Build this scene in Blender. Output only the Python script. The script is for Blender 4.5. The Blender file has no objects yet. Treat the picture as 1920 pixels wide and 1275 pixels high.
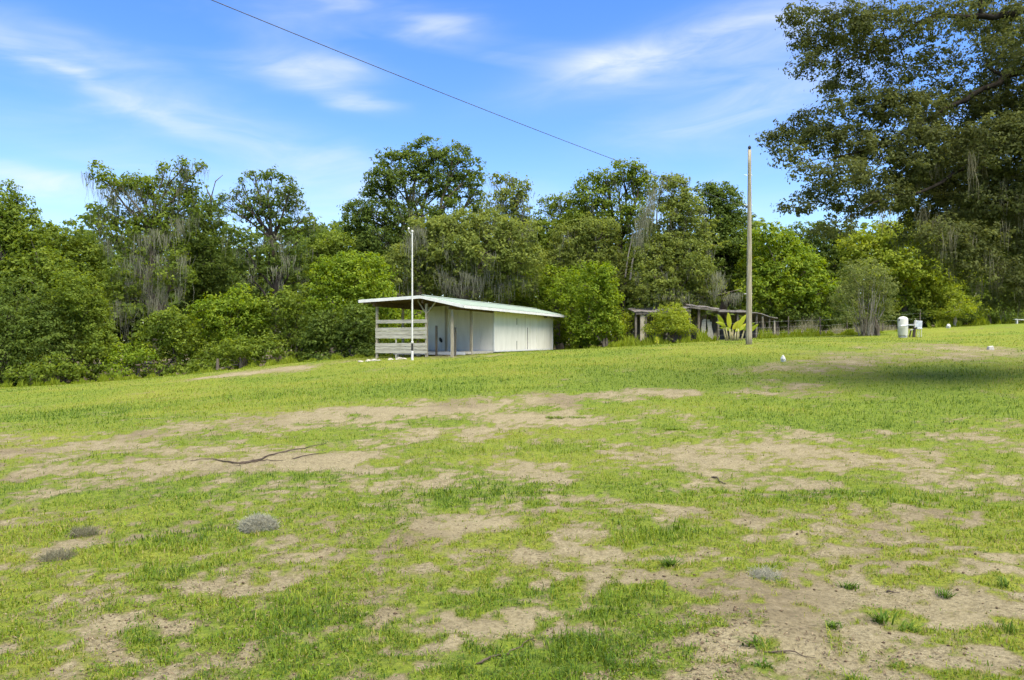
import bpy, math, random
import numpy as np
from mathutils import Vector, Matrix

R = math.radians
rng = np.random.default_rng(11)
random.seed(5)
scene = bpy.context.scene
col = scene.collection

# ------------------------------------------------------------------ camera
CAM_H, F, CX, CY = 1.6, 1507.0, 960.0, 637.5          # photograph pixels
cam_d = bpy.data.cameras.new('camera')
cam_d.sensor_width = 36.0
cam_d.lens = 36.0 * F / 1920.0
cam_d.clip_end = 6000
cam = bpy.data.objects.new('camera', cam_d)
cam.location = (0, 0, CAM_H)
cam.rotation_euler = (R(90), 0, 0)
col.objects.link(cam)
scene.camera = cam

# ------------------------------------------------------------------ world, sun, exposure
SUN_EL, SUN_AZ = 66.0, 146.0                           # azimuth from +Y, clockwise seen from above
world = bpy.data.worlds.new('World')
scene.world = world
world.use_nodes = True
wn, wl = world.node_tree.nodes, world.node_tree.links
wn.clear()


def wnode(t, **kw):
    n = wn.new(t)
    for k, v in kw.items():
        setattr(n, k, v)
    return n


def wmath(op, a, b=None, c=None, clamp=False):
    n = wn.new('ShaderNodeMath')
    n.operation = op
    n.use_clamp = clamp
    for i, s in enumerate((a, b, c)):
        if s is None:
            continue
        if hasattr(s, 'is_output') or hasattr(s, 'links'):
            wl.new(s, n.inputs[i])
        else:
            n.inputs[i].default_value = s
    return n.outputs[0]


sky = wnode('ShaderNodeTexSky', sky_type='NISHITA', sun_disc=False)
sky.sun_elevation = R(SUN_EL)
sky.sun_rotation = R(SUN_AZ)
sky.air_density = 1.0
sky.dust_density = 0.6
sky.ozone_density = 3.0
sky.altitude = 0
hs = wnode('ShaderNodeHueSaturation')
hs.inputs['Saturation'].default_value = 1.31
hs.inputs['Value'].default_value = 1.0
hs.inputs['Hue'].default_value = .515
wl.new(sky.outputs[0], hs.inputs['Color'])
# cirrus: azimuth / elevation in "photograph pixel" units of the sky dome
tc = wnode('ShaderNodeTexCoord')
sep = wnode('ShaderNodeSeparateXYZ')
wl.new(tc.outputs['Generated'], sep.inputs[0])
az = wmath('MULTIPLY', wmath('ARCTAN2', sep.outputs[0], sep.outputs[1]), F)
hyp = wmath('SQRT', wmath('ADD', wmath('MULTIPLY', sep.outputs[0], sep.outputs[0]),
                          wmath('MULTIPLY', sep.outputs[1], sep.outputs[1])))
el = wmath('MULTIPLY', wmath('ARCTAN2', sep.outputs[2], hyp), F)


def wnoise(sx, sy, scale, detail, rough, rot=0.0, dist=0.6, off=0.0):
    cr, sr = math.cos(rot), math.sin(rot)
    u = wmath('ADD', wmath('MULTIPLY', az, cr), wmath('MULTIPLY', el, sr))
    v = wmath('SUBTRACT', wmath('MULTIPLY', el, cr), wmath('MULTIPLY', az, sr))
    cb = wnode('ShaderNodeCombineXYZ')
    wl.new(wmath('MULTIPLY', u, sx), cb.inputs[0])
    wl.new(wmath('MULTIPLY', v, sy), cb.inputs[1])
    cb.inputs[2].default_value = off
    n = wnode('ShaderNodeTexNoise')
    n.inputs['Scale'].default_value = scale
    n.inputs['Detail'].default_value = detail
    n.inputs['Roughness'].default_value = rough
    n.inputs['Distortion'].default_value = dist
    wl.new(cb.outputs[0], n.inputs['Vector'])
    return n.outputs[0]


fine = wnoise(1 / 260, 1 / 60, 1.0, 7, 0.58, 0.12, 0.9)
broad = wnoise(1 / 900, 1 / 170, 1.0, 5, 0.5, -0.10, 0.7, 3.3)
warp = wnoise(1 / 170, 1 / 60, 1.0, 3, 0.5, 0.0, 0.3, 9.1)
WISPS = [  # px, py, rx, ry, tilt (deg, positive = rising to the right), strength
    (590, 133, 95, 26, 2, .75), (668, 190, 62, 18, -4, .62), (812, 46, 85, 20, -2, .55),
    (1270, 95, 220, 38, 12, .58), (1125, 122, 75, 24, 4, .50), (1400, 195, 190, 42, 12, .52),
    (150, 150, 210, 20, -21, .48), (470, 255, 330, 40, -15, .40), (80, 345, 130, 17, -5, .60),
    (160, 85, 120, 22, -8, .30), (1480, 40, 200, 50, 14, .32), (640, 0, 90, 10, 0, .35), (520, 395, 240, 50, -5, .22),
    (1180, 400, 420, 60, 4, .16)]
azw = wmath('ADD', az, wmath('MULTIPLY', wmath('SUBTRACT', warp, .5), 130))
elw = wmath('ADD', el, wmath('MULTIPLY', wmath('SUBTRACT', warp, .5), 42))
acc = None
for px, py, rx, ry, tilt, st in WISPS:
    a0 = math.atan((px - CX) / F) * F
    e0 = math.atan((CY - py) / math.hypot(F, px - CX)) * F
    ct, s_ = math.cos(R(tilt)), math.sin(R(tilt))
    dx = wmath('SUBTRACT', azw, a0)
    dy = wmath('SUBTRACT', elw, e0)
    u = wmath('DIVIDE', wmath('ADD', wmath('MULTIPLY', dx, ct), wmath('MULTIPLY', dy, s_)), rx)
    v = wmath('DIVIDE', wmath('SUBTRACT', wmath('MULTIPLY', dy, ct), wmath('MULTIPLY', dx, s_)), ry)
    g = wmath('EXPONENT', wmath('MULTIPLY', wmath('ADD', wmath('MULTIPLY', u, u), wmath('MULTIPLY', v, v)), -1.0))
    g = wmath('MULTIPLY', g, st * .88)
    acc = g if acc is None else wmath('ADD', acc, g)
fr = wnode('ShaderNodeMapRange')
wl.new(fine, fr.inputs[0])
fr.inputs[1].default_value, fr.inputs[2].default_value = .28, .68
fr.inputs[3].default_value, fr.inputs[4].default_value = .30, 1.25
c1 = wmath('MULTIPLY', acc, fr.outputs[0])
br = wnode('ShaderNodeMapRange')
wl.new(broad, br.inputs[0])
br.inputs[1].default_value, br.inputs[2].default_value = .48, .80
br.inputs[3].default_value, br.inputs[4].default_value = 0.0, .30
c2 = wmath('MULTIPLY', br.outputs[0], fr.outputs[0])
cl = wmath('MINIMUM', wmath('ADD', c1, c2), .8)
mixc = wnode('ShaderNodeMix', data_type='RGBA')
wl.new(cl, mixc.inputs[0])
wl.new(hs.outputs[0], mixc.inputs[6])
mixc.inputs[7].default_value = (3.5, 3.7, 4.0, 1)
bg = wnode('ShaderNodeBackground')
bg.inputs['Strength'].default_value = 0.11
wl.new(mixc.outputs[2], bg.inputs['Color'])
wo = wnode('ShaderNodeOutputWorld')
wl.new(bg.outputs[0], wo.inputs['Surface'])

sun_d = bpy.data.lights.new('sun', 'SUN')
sun_d.energy = 4.6
sun_d.angle = R(70)
sun_d.color = (1.0, 0.93, 0.77)
sun = bpy.data.objects.new('sun', sun_d)
sdir = Vector((math.sin(R(SUN_AZ)) * math.cos(R(SUN_EL)), math.cos(R(SUN_AZ)) * math.cos(R(SUN_EL)), math.sin(R(SUN_EL))))
sun.rotation_euler = sdir.to_track_quat('Z', 'Y').to_euler()
sun.location = (-20, -10, 40)
col.objects.link(sun)

vs = scene.view_settings
vs.view_transform = 'Standard'
vs.look = 'None'
vs.gamma = 1.0
vs.use_curve_mapping = False
vs.exposure = 1.38
scene.render.engine = 'CYCLES'
cy = scene.cycles
cy.max_bounces = 5
cy.diffuse_bounces = 3
cy.use_adaptive_sampling = True
cy.adaptive_threshold = .03
cy.glossy_bounces = 2
cy.transmission_bounces = 3
cy.transparent_max_bounces = 4
cy.use_denoising = True
cy.caustics_reflective = False
cy.caustics_refractive = False

# ------------------------------------------------------------------ materials
def new_mat(name):
    m = bpy.data.materials.new(name)
    m.use_nodes = True
    return m, m.node_tree.nodes, m.node_tree.links, m.node_tree.nodes['Principled BSDF']


def mat_noise(name, c1, c2, rough=.8, scale=6.0, stretch=(1, 1, 1), bump=0.0, spec=.3, metal=0.0, detail=6, c3=None, obj=True):
    m, n, l, p = new_mat(name)
    tcn = n.new('ShaderNodeTexCoord')
    mp = n.new('ShaderNodeMapping')
    mp.inputs['Scale'].default_value = stretch
    l.new(tcn.outputs['Object' if obj else 'Generated'], mp.inputs[0])
    nz = n.new('ShaderNodeTexNoise')
    nz.inputs['Scale'].default_value = scale
    nz.inputs['Detail'].default_value = detail
    nz.inputs['Roughness'].default_value = .62
    l.new(mp.outputs[0], nz.inputs['Vector'])
    rp = n.new('ShaderNodeValToRGB')
    rp.color_ramp.elements[0].position, rp.color_ramp.elements[1].position = .32, .68
    rp.color_ramp.elements[0].color = (*c1, 1)
    rp.color_ramp.elements[1].color = (*c2, 1)
    if c3:
        e = rp.color_ramp.elements.new(.52)
        e.color = (*c3, 1)
    l.new(nz.outputs[0], rp.inputs[0])
    l.new(rp.outputs[0], p.inputs['Base Color'])
    p.inputs['Roughness'].default_value = rough
    p.inputs['Specular IOR Level'].default_value = spec
    p.inputs['Metallic'].default_value = metal
    if bump:
        b = n.new('ShaderNodeBump')
        b.inputs['Strength'].default_value = bump
        b.inputs['Distance'].default_value = .02
        l.new(nz.outputs[0], b.inputs['Height'])
        l.new(b.outputs[0], p.inputs['Normal'])
    return m


def mat_leaf(name, cols, transl=.5, rough=.6, spec=.12):
    """colour by the per-leaf attribute 'rnd' (species' own leaf-to-leaf variation)"""
    m, n, l, p = new_mat(name)
    at = n.new('ShaderNodeAttribute')
    at.attribute_name = 'rnd'
    rp = n.new('ShaderNodeValToRGB')
    els = rp.color_ramp.elements
    els[0].color = (*cols[0], 1)
    els[1].color = (*cols[-1], 1)
    for i in range(1, len(cols) - 1):
        e = els.new(i / (len(cols) - 1))
        e.color = (*cols[i], 1)
    l.new(at.outputs['Fac'], rp.inputs[0])
    l.new(rp.outputs[0], p.inputs['Base Color'])
    p.inputs['Roughness'].default_value = rough
    p.inputs['Specular IOR Level'].default_value = spec
    tr = n.new('ShaderNodeBsdfTranslucent')
    hsn = n.new('ShaderNodeHueSaturation')
    hsn.inputs['Hue'].default_value = .485
    hsn.inputs['Saturation'].default_value = 1.1
    hsn.inputs['Value'].default_value = 1.31
    l.new(rp.outputs[0], hsn.inputs['Color'])
    l.new(hsn.outputs[0], tr.inputs['Color'])
    mx = n.new('ShaderNodeMixShader')
    mx.inputs[0].default_value = transl
    l.new(p.outputs[0], mx.inputs[1])
    l.new(tr.outputs[0], mx.inputs[2])
    out = n['Material Output']
    l.new(mx.outputs[0], out.inputs['Surface'])
    return m


LEAF = {
    'mid': mat_leaf('leaf_mid_green', [(.080, .124, .016), (.128, .182, .022), (.195, .250, .032)]),
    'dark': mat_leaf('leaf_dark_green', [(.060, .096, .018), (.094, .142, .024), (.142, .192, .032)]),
    'olive': mat_leaf('leaf_olive', [(.104, .138, .028), (.155, .195, .038), (.220, .258, .052)]),
    'bright': mat_leaf('leaf_bright_green', [(.095, .158, .013), (.155, .228, .020), (.240, .300, .030)]),
    'lime': mat_leaf('leaf_lime', [(.130, .182, .017), (.205, .258, .026), (.295, .335, .038)]),
    'oak': mat_leaf('leaf_live_oak', [(.064, .076, .024), (.098, .118, .032), (.150, .172, .044)], transl=.5),
    'gray': mat_leaf('leaf_grey_green', [(.095, .125, .036), (.145, .178, .048), (.205, .235, .062)]),
}
MOSS = mat_leaf('spanish_moss_fibre', [(.115, .12, .075), (.175, .18, .12), (.25, .25, .18)], transl=.3, rough=.9, spec=.05)
MOSS_HEAP = mat_leaf('fallen_moss_fibre', [(.17, .168, .12), (.26, .256, .19), (.35, .345, .265)], transl=.3, rough=.9, spec=.05)
MOSS_BROWN = mat_leaf('spanish_moss_brown_fibre', [(.105, .100, .060), (.155, .148, .09), (.22, .21, .135)], transl=.3, rough=.9, spec=.05)
BARK = mat_noise('bark_grey_brown', (.060, .050, .038), (.145, .125, .095), .92, 7, (1, 1, .25), .6, .1)
BARK_D = mat_noise('bark_dark', (.030, .025, .020), (.075, .062, .048), .92, 7, (1, 1, .25), .6, .1)
BARK_O = mat_noise('bark_live_oak', (.018, .015, .012), (.050, .042, .033), .95, 7, (1, 1, .25), .6, .05)
BARK_P = mat_noise('bark_pale', (.19, .17, .14), (.34, .31, .26), .92, 5, (1, 1, .3), .4, .1)
GRASS = mat_leaf('grass_blade', [(.034, .074, .009), (.090, .156, .011), (.166, .226, .015), (.218, .224, .032), (.245, .195, .092)], transl=.35, rough=.6, spec=.15)  # darkest blade tones also put small-shadow contrast into the colour
DRYW = mat_leaf('dry_weed', [(.16, .15, .09), (.26, .25, .15), (.36, .34, .22)], transl=.3, rough=.9, spec=.05)
STRAW = mat_leaf('dry_litter', [(.060, .042, .028), (.14, .105, .065), (.235, .19, .12)], transl=.1, rough=.9, spec=.05)

W_WHITE = mat_noise('white_painted_board', (.61, .585, .51), (.72, .695, .62), .6, 2.2, (1, 1, .3), .12, .25)
W_FASCIA = mat_noise('white_fascia_paint', (.50, .50, .48), (.62, .62, .60), .6, 3.0, (1, 1, 1), .1, .3)
W_GREY = mat_noise('weathered_grey_board', (.23, .215, .17), (.46, .44, .37), .88, 5, (.35, 1, 6), .35, .12, c3=(.36, .345, .28))
W_POST = mat_noise('weathered_post', (.20, .175, .125), (.36, .325, .245), .88, 6, (2, 2, .3), .3, .12)
W_RAFT = mat_noise('rafter_wood', (.075, .052, .032), (.15, .108, .068), .85, 5, (1, 1, 1), .2, .15)
W_PLY = mat_noise('roof_deck_underside', (.22, .17, .10), (.40, .33, .21), .85, 1.3, (1, 1, 1), .1, .15)
ROOF = mat_noise('green_metal_roof', (.135, .185, .14), (.19, .235, .19), .7, 2.0, (1, 1, 1), .03, .5)
POLEW = mat_noise('utility_pole_wood', (.15, .135, .095), (.38, .345, .25), .9, 9, (3, 3, .12), .45, .1, c3=(.26, .235, .17))
SHACK = mat_noise('old_shack_board', (.045, .038, .030), (.16, .145, .12), .92, 5, (1, 1, .25), .4, .1)
TIN = mat_noise('rusty_tin', (.055, .048, .042), (.20, .19, .175), .7, 3, (1, 1, 1), .2, .4, c3=(.19, .17, .155))
PIPE_W = mat_noise('white_mast_paint', (.44, .44, .41), (.58, .58, .55), .5, 5, (1, 1, .3), .05, .4)
BLACK = mat_noise('black_rubber', (.012, .012, .012), (.03, .03, .03), .7, 6)
TANK = mat_noise('tank_cream_enamel', (.42, .42, .36), (.53, .53, .46), .5, 2.5, (1, 1, .5), .04, .45)
TANKG = mat_noise('grey_skirt_metal', (.22, .22, .21), (.38, .38, .36), .6, 6)
STEEL = mat_noise('galvanised_steel', (.36, .38, .40), (.56, .58, .60), .45, 8, (1, 1, 1), .05, .5, .5)
WIRE = mat_noise('cable_black', (.05, .055, .06), (.08, .085, .09), .6, 6)
STONE = mat_noise('pale_stone', (.16, .155, .115), (.36, .34, .28), .9, 9, (1, 1, 1), .6, .15)
CONC = mat_noise('pale_concrete', (.27, .26, .23), (.42, .41, .37), .9, 14, (1, 1, 1), .5, .15)
PAPER = mat_noise('white_paper', (.50, .50, .48), (.62, .62, .60), .8, 6, (1, 1, 1), .2, .2)
STICK = mat_noise('dead_branch_bark', (.035, .027, .021), (.10, .078, .058), .92, 18, (1, 1, 1), .5, .1)

# ------------------------------------------------------------------ noise and terrain
LAT = np.random.default_rng(3).random((256, 256))


def vnoise(x, y):
    x = np.asarray(x, float); y = np.asarray(y, float)
    xi, yi = np.floor(x).astype(int), np.floor(y).astype(int)
    fx, fy = x - xi, y - yi
    fx = fx * fx * (3 - 2 * fx); fy = fy * fy * (3 - 2 * fy)
    a, b = LAT[xi & 255, yi & 255], LAT[(xi + 1) & 255, yi & 255]
    c, d = LAT[xi & 255, (yi + 1) & 255], LAT[(xi + 1) & 255, (yi + 1) & 255]
    return (a * (1 - fx) + b * fx) * (1 - fy) + (c * (1 - fx) + d * fx) * fy


def fbm(x, y, s, oct=4, gain=.55, off=0.0):
    t, amp, tot = 0.0, 1.0, 0.0
    ca, sa = math.cos(.6), math.sin(.6)
    x = np.asarray(x, float) / s + off; y = np.asarray(y, float) / s + off * 1.7
    for _ in range(oct):
        t = t + amp * vnoise(x, y); tot += amp; amp *= gain
        x, y = (x * ca - y * sa) * 2.03 + 17.3, (x * sa + y * ca) * 2.03 + 5.1
    return t / tot


def world_at(px, py, d):
    return np.array([(px - CX) / F * d, d, CAM_H + (CY - py) / F * d])


CTRL = [world_at(*a) for a in [(-150, 722, 46), (0, 725, 47), (200, 715, 47), (400, 698, 47), (620, 674, 46), (707, 673, 42.2),
                               (800, 669, 41.3), (848, 670, 40.75), (884, 665, 43.1), (1035, 658, 56.8), (773, 676, 38), (1150, 652, 50),
                               (1300, 642, 50), (1404, 646, 38), (1560, 629, 54), (1692, 633, 48), (1857, 655, 33),
                               (1850, 609, 58), (1960, 604, 60), (0, 772, 24), (960, 712, 24), (1404, 700, 24)]]
CTRL += [np.array(p, float) for p in [(0, 0, 0), (-6, 3, -.02), (6, 3, .02), (-5, 8, -.02), (0, 8, 0), (5, 8, .03), (-9, 14, -.08), (9, 14, .14),
                                      (0, 14, .04), (0, -40, -.8), (60, 0, 2.0), (-60, 0, -1.8), (-75, 90, -1.5), (0, 110, 1.0), (75, 90, 3.4), (-40, 70, -1.0), (30, 75, 2.6)]]
CTRL = np.array(CTRL)


def _tps(r2):
    return np.where(r2 > 1e-9, r2 * np.log(np.maximum(r2, 1e-12)), 0.0)


_n = len(CTRL)
_A = np.zeros((_n + 3, _n + 3))
_d2 = ((CTRL[:, None, :2] - CTRL[None, :, :2]) ** 2).sum(-1)
_A[:_n, :_n] = _tps(_d2) + np.eye(_n) * 3.0
_A[:_n, _n] = 1; _A[:_n, _n + 1:] = CTRL[:, :2]
_A[_n, :_n] = 1; _A[_n + 1:, :_n] = CTRL[:, :2].T
_W = np.linalg.solve(_A, np.concatenate([CTRL[:, 2], np.zeros(3)]))


def ground_z(x, y, micro=True):
    x = np.atleast_1d(np.asarray(x, float)); y = np.atleast_1d(np.asarray(y, float))
    r = np.hypot(x, y)
    k = np.minimum(1.0, 115.0 / np.maximum(r, 1e-6))
    qx, qy = x * k, y * k
    z = _W[_n] + _W[_n + 1] * qx + _W[_n + 2] * qy
    for i in range(_n):
        z = z + _W[i] * _tps((qx - CTRL[i, 0]) ** 2 + (qy - CTRL[i, 1]) ** 2)
    if micro:
        z = z + (fbm(x, y, 1.1, 3) - .5) * .08 + (fbm(x, y, .30, 3, off=4) - .5) * .050 + (fbm(x, y, .10, 2, off=8) - .5) * .018
    return z


def gz(x, y):
    return float(ground_z(x, y)[0])


def on_ground(px, py):
    """the point of the ground seen at a pixel of the photograph"""
    t = np.concatenate([np.arange(2.5, 20, .04), np.arange(20, 75, .12)])
    x = (px - CX) / F * t
    z = CAM_H + (CY - py) / F * t
    g = ground_z(x, t, False)
    i = np.argmax(z < g)
    if z[i] >= g[i]:
        i = len(t) - 1
    return np.array([x[i], t[i], gz(x[i], t[i])])


# ------------------------------------------------------------------ mesh helpers
def link(name, me, parent=None, loc=None):
    o = bpy.data.objects.new(name, me)
    col.objects.link(o)
    if parent is not None:
        o.parent = parent
    if loc is not None:
        o.location = loc
    return o


def tag(o, label=None, cat=None, group=None, kind=None):
    for k, v in (('label', label), ('category', cat), ('group', group), ('kind', kind)):
        if v:
            o[k] = v
    return o


def thing(name, loc, label, cat, group=None, rz=0.0):
    o = link(name, None, None, tuple(float(c) for c in loc))
    o.rotation_euler = (0, 0, rz)
    return tag(o, label, cat, group)


def big_mesh(name, V, Fc, mat, attrs=None, smooth=False):
    me = bpy.data.meshes.new(name)
    V = np.asarray(V, np.float32)
    Fc = np.asarray(Fc, np.int32)
    m, k = Fc.shape
    me.vertices.add(len(V)); me.vertices.foreach_set('co', V.ravel())
    me.loops.add(m * k); me.loops.foreach_set('vertex_index', Fc.ravel())
    me.polygons.add(m); me.polygons.foreach_set('loop_start', np.arange(m, dtype=np.int32) * k)
    if smooth:
        me.polygons.foreach_set('use_smooth', np.ones(m, bool))
    for an, arr in (attrs or {}).items():
        a = me.attributes.new(an, 'FLOAT', 'POINT')
        a.data.foreach_set('value', np.asarray(arr, np.float32))
    me.update(calc_edges=True)
    if mat:
        me.materials.append(mat)
    return me


class MB:
    def __init__(s):
        s.v, s.f, s.n = [], [], 0

    def add(s, V, Fl):
        V = [tuple(map(float, p)) for p in V]
        s.v += V
        s.f += [tuple(i + s.n for i in f) for f in Fl]
        s.n += len(V)
        return s

    def box(s, c, size, rz=0.0, M=None):
        x, y, z = (a / 2 for a in size)
        P = [(-x, -y, -z), (x, -y, -z), (x, y, -z), (-x, y, -z), (-x, -y, z), (x, -y, z), (x, y, z), (-x, y, z)]
        m = M if M is not None else Matrix.Rotation(rz, 4, 'Z')
        P = [tuple(m @ Vector(p) + Vector(c)) for p in P]
        return s.add(P, [(0, 3, 2, 1), (4, 5, 6, 7), (0, 1, 5, 4), (1, 2, 6, 5), (2, 3, 7, 6), (3, 0, 4, 7)])

    def bar(s, a, b, w, h, up=(0, 0, 1)):
        """rectangular bar from a to b, w across, h along 'up'"""
        a, b = Vector(a), Vector(b)
        d = (b - a).normalized()
        sd = d.cross(Vector(up))
        sd = sd.normalized() if sd.length > 1e-5 else Vector((1, 0, 0))
        u = sd.cross(d).normalized()
        P = []
        for e in (a, b):
            for i, j in ((-1, -1), (1, -1), (1, 1), (-1, 1)):
                P.append(e + sd * (w / 2 * i) + u * (h / 2 * j))
        return s.add(P, [(0, 1, 2, 3), (7, 6, 5, 4), (0, 4, 5, 1), (1, 5, 6, 2), (2, 6, 7, 3), (3, 7, 4, 0)])

    def tube(s, pts, rad, n=8, cap=True):
        V, Q = tube_arr(np.array(pts, float), rad, n)
        fl = [tuple(q) for q in Q]
        if cap:
            fl += [tuple(range(n))[::-1], tuple(range(len(V) - n, len(V)))]
        return s.add(V, fl)

    def lathe(s, prof, c=(0, 0, 0), n=24):
        V, Fl = [], []
        for r, z in prof:
            for i in range(n):
                a = 2 * math.pi * i / n
                V.append((c[0] + r * math.cos(a), c[1] + r * math.sin(a), c[2] + z))
        for j in range(len(prof) - 1):
            for i in range(n):
                k = (i + 1) % n
                Fl.append((j * n + i, j * n + k, (j + 1) * n + k, (j + 1) * n + i))
        Fl.append(tuple(range(n))[::-1])
        Fl.append(tuple((len(prof) - 1) * n + i for i in range(n)))
        return s.add(V, Fl)

    def build(s, name, mat, parent=None, loc=None, smooth=False, bevel=0.0):
        me = bpy.data.meshes.new(name)
        me.from_pydata(s.v, [], s.f)
        me.materials.append(mat)
        if smooth:
            me.polygons.foreach_set('use_smooth', np.ones(len(me.polygons), bool))
        me.update()
        o = link(name, me, parent, loc)
        if bevel:
            b = o.modifiers.new('bevel', 'BEVEL')
            b.width = bevel; b.segments = 2
        return o


def tube_arr(P, rad, n=6):
    m = len(P)
    rad = np.broadcast_to(np.asarray(rad, float), (m,))
    T = np.gradient(P, axis=0)
    T /= np.linalg.norm(T, axis=1, keepdims=True) + 1e-9
    ref = np.where(np.abs(T[:, 2:3]) < .9, np.array([[0, 0, 1.]]), np.array([[1., 0, 0]]))
    A = np.cross(T, ref); A /= np.linalg.norm(A, axis=1, keepdims=True) + 1e-9
    B = np.cross(T, A)
    a = np.arange(n) / n * 2 * math.pi
    V = P[:, None, :] + rad[:, None, None] * (np.cos(a)[None, :, None] * A[:, None, :] + np.sin(a)[None, :, None] * B[:, None, :])
    i = np.arange(n); j = np.arange(m - 1)[:, None] * n
    k = (i + 1) % n
    Q = np.stack([j + i, j + k, j + n + k, j + n + i], -1).reshape(-1, 4)
    return V.reshape(-1, 3), Q


class Arr:
    """collects vertex / quad arrays"""
    def __init__(s):
        s.V, s.Q, s.A, s.n = [], [], [], 0

    def add(s, V, Q, a=None):
        s.V.append(V); s.Q.append(Q + s.n); s.n += len(V)
        if a is not None:
            s.A.append(a)

    def mesh(s, name, mat, smooth=False):
        at = {'rnd': np.concatenate(s.A)} if s.A else None
        return big_mesh(name, np.concatenate(s.V), np.concatenate(s.Q), mat, at, smooth)


def unit(v):
    return v / (np.linalg.norm(v, axis=-1, keepdims=True) + 1e-9)


def leaf_quads(C, N, length, width, g):
    """rhombic leaves with a slight fold at centres C with normals N"""
    n = len(C)
    t = unit(np.cross(N, unit(g.normal(size=(n, 3)))))
    b = np.cross(N, t)
    L = (length * g.uniform(.65, 1.3, n))[:, None] * .5
    W = (width * g.uniform(.7, 1.25, n))[:, None] * .5
    fold = N * W * .35
    V = np.stack([C - t * L, C + b * W + fold - t * L * .15, C + t * L, C - b * W + fold - t * L * .15], 1).reshape(-1, 3)
    return V, np.arange(n * 4).reshape(-1, 4)


def crown(lobes, g, leaf=(.20, .11), clump=.42, per=34, dens=1.0, back=.45, tips=.22):
    """lobes: (centre, radii, density). Leaves sit in clumps spread through each lobe's outer volume."""
    out = Arr()
    ends = []
    for c, r, dn in lobes:
        rm = float(np.mean(r))
        K = max(10, int(dn * dens * 1.6 * 4 * math.pi * rm * rm / (clump * clump) * .5))
        d = unit(g.normal(size=(K, 3)))
        keep = (d[:, 1] < .25) | (g.random(K) < back)
        keep &= (d[:, 2] > -.55) | (g.random(K) < .6)
        d = d[keep]; K = len(d)
        rr = .42 + .58 * g.random(K) ** .42
        lump = 1 + .16 * np.sin(d[:, 0] * 5 + c[0]) + .14 * np.sin(d[:, 2] * 6 + c[2] * 2)
        tip = g.random(K) < tips
        rr = np.where(tip, g.uniform(.95, 1.28, K), rr) * lump
        cc = c + d * rr[:, None] * r
        sz = np.where(tip, clump * g.uniform(.3, .6, K), clump * g.uniform(.6, 1.25, K))
        m = np.maximum(5, (per * np.where(tip, .38, 1.0) * g.uniform(.6, 1.3, K))).astype(int)
        idx = np.repeat(np.arange(K), m)
        off = g.normal(size=(len(idx), 3)) * np.array([1, 1, .62]) * .55
        C = cc[idx] + off * sz[idx][:, None]
        N = unit(off * .9 + d[idx] * .35 + np.array([0, 0, .55]) + g.normal(size=off.shape) * .55)
        V, Q = leaf_quads(C, N, leaf[0], leaf[1], g)
        tone = np.clip(.45 + .20 * g.normal(size=K)[idx] + .22 * g.normal(size=len(idx)) + .08 * math.sin(c[0] * 3), 0, 1)
        out.add(V, Q, np.repeat(tone, 4))
        ends.append(cc[g.permutation(K)[:max(4, K // 24)]])
    return out, ends


def moss_strands(pts, g, length=(.5, 1.8), width=.05, per=9, spread=.22, out=None):
    out = out or Arr()
    for p in pts:
        n = max(3, int(per * 1.7 * g.uniform(.5, 1.4)))
        L0 = g.uniform(*length)
        for _ in range(n):
            L = L0 * g.uniform(.2, 1.05)
            s = 5
            a = g.uniform(0, math.pi)
            x = p + np.array([*(g.normal(size=2) * spread), g.uniform(-.1, .15)])
            t = np.linspace(0, 1, s)
            sway = np.cumsum(g.normal(size=(s, 2)) * .038 * L, 0) + np.outer(t, (p - x)[:2]) * .35
            P = np.stack([x[0] + sway[:, 0], x[1] + sway[:, 1], x[2] - t * L], 1)
            w = width * g.uniform(.5, 1.3) * np.array([.5, 1.0, .9, .6, .12])
            dv = np.array([math.cos(a), math.sin(a), 0])
            V = np.concatenate([P - dv * w[:, None] * .5, P + dv * w[:, None] * .5])
            i = np.arange(s - 1)
            Q = np.stack([i, i + 1, i + 1 + s, i + s], 1)
            out.add(V, Q, np.full(len(V), np.clip(.5 + .25 * g.normal(), 0, 1)))
    return out


def bow(a, b, g, k=.12, lift=.1, n=6):
    t = np.linspace(0, 1, n)[:, None]
    L = np.linalg.norm(b - a)
    side = g.normal(size=3) * k * L
    side[2] = abs(side[2]) * .3 + lift * L
    wob = g.normal(size=(n, 3)) * .018 * L
    wob[0] = wob[-1] = 0
    return a + (b - a) * t + side * (4 * t * (1 - t)) * .5 + wob


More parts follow.
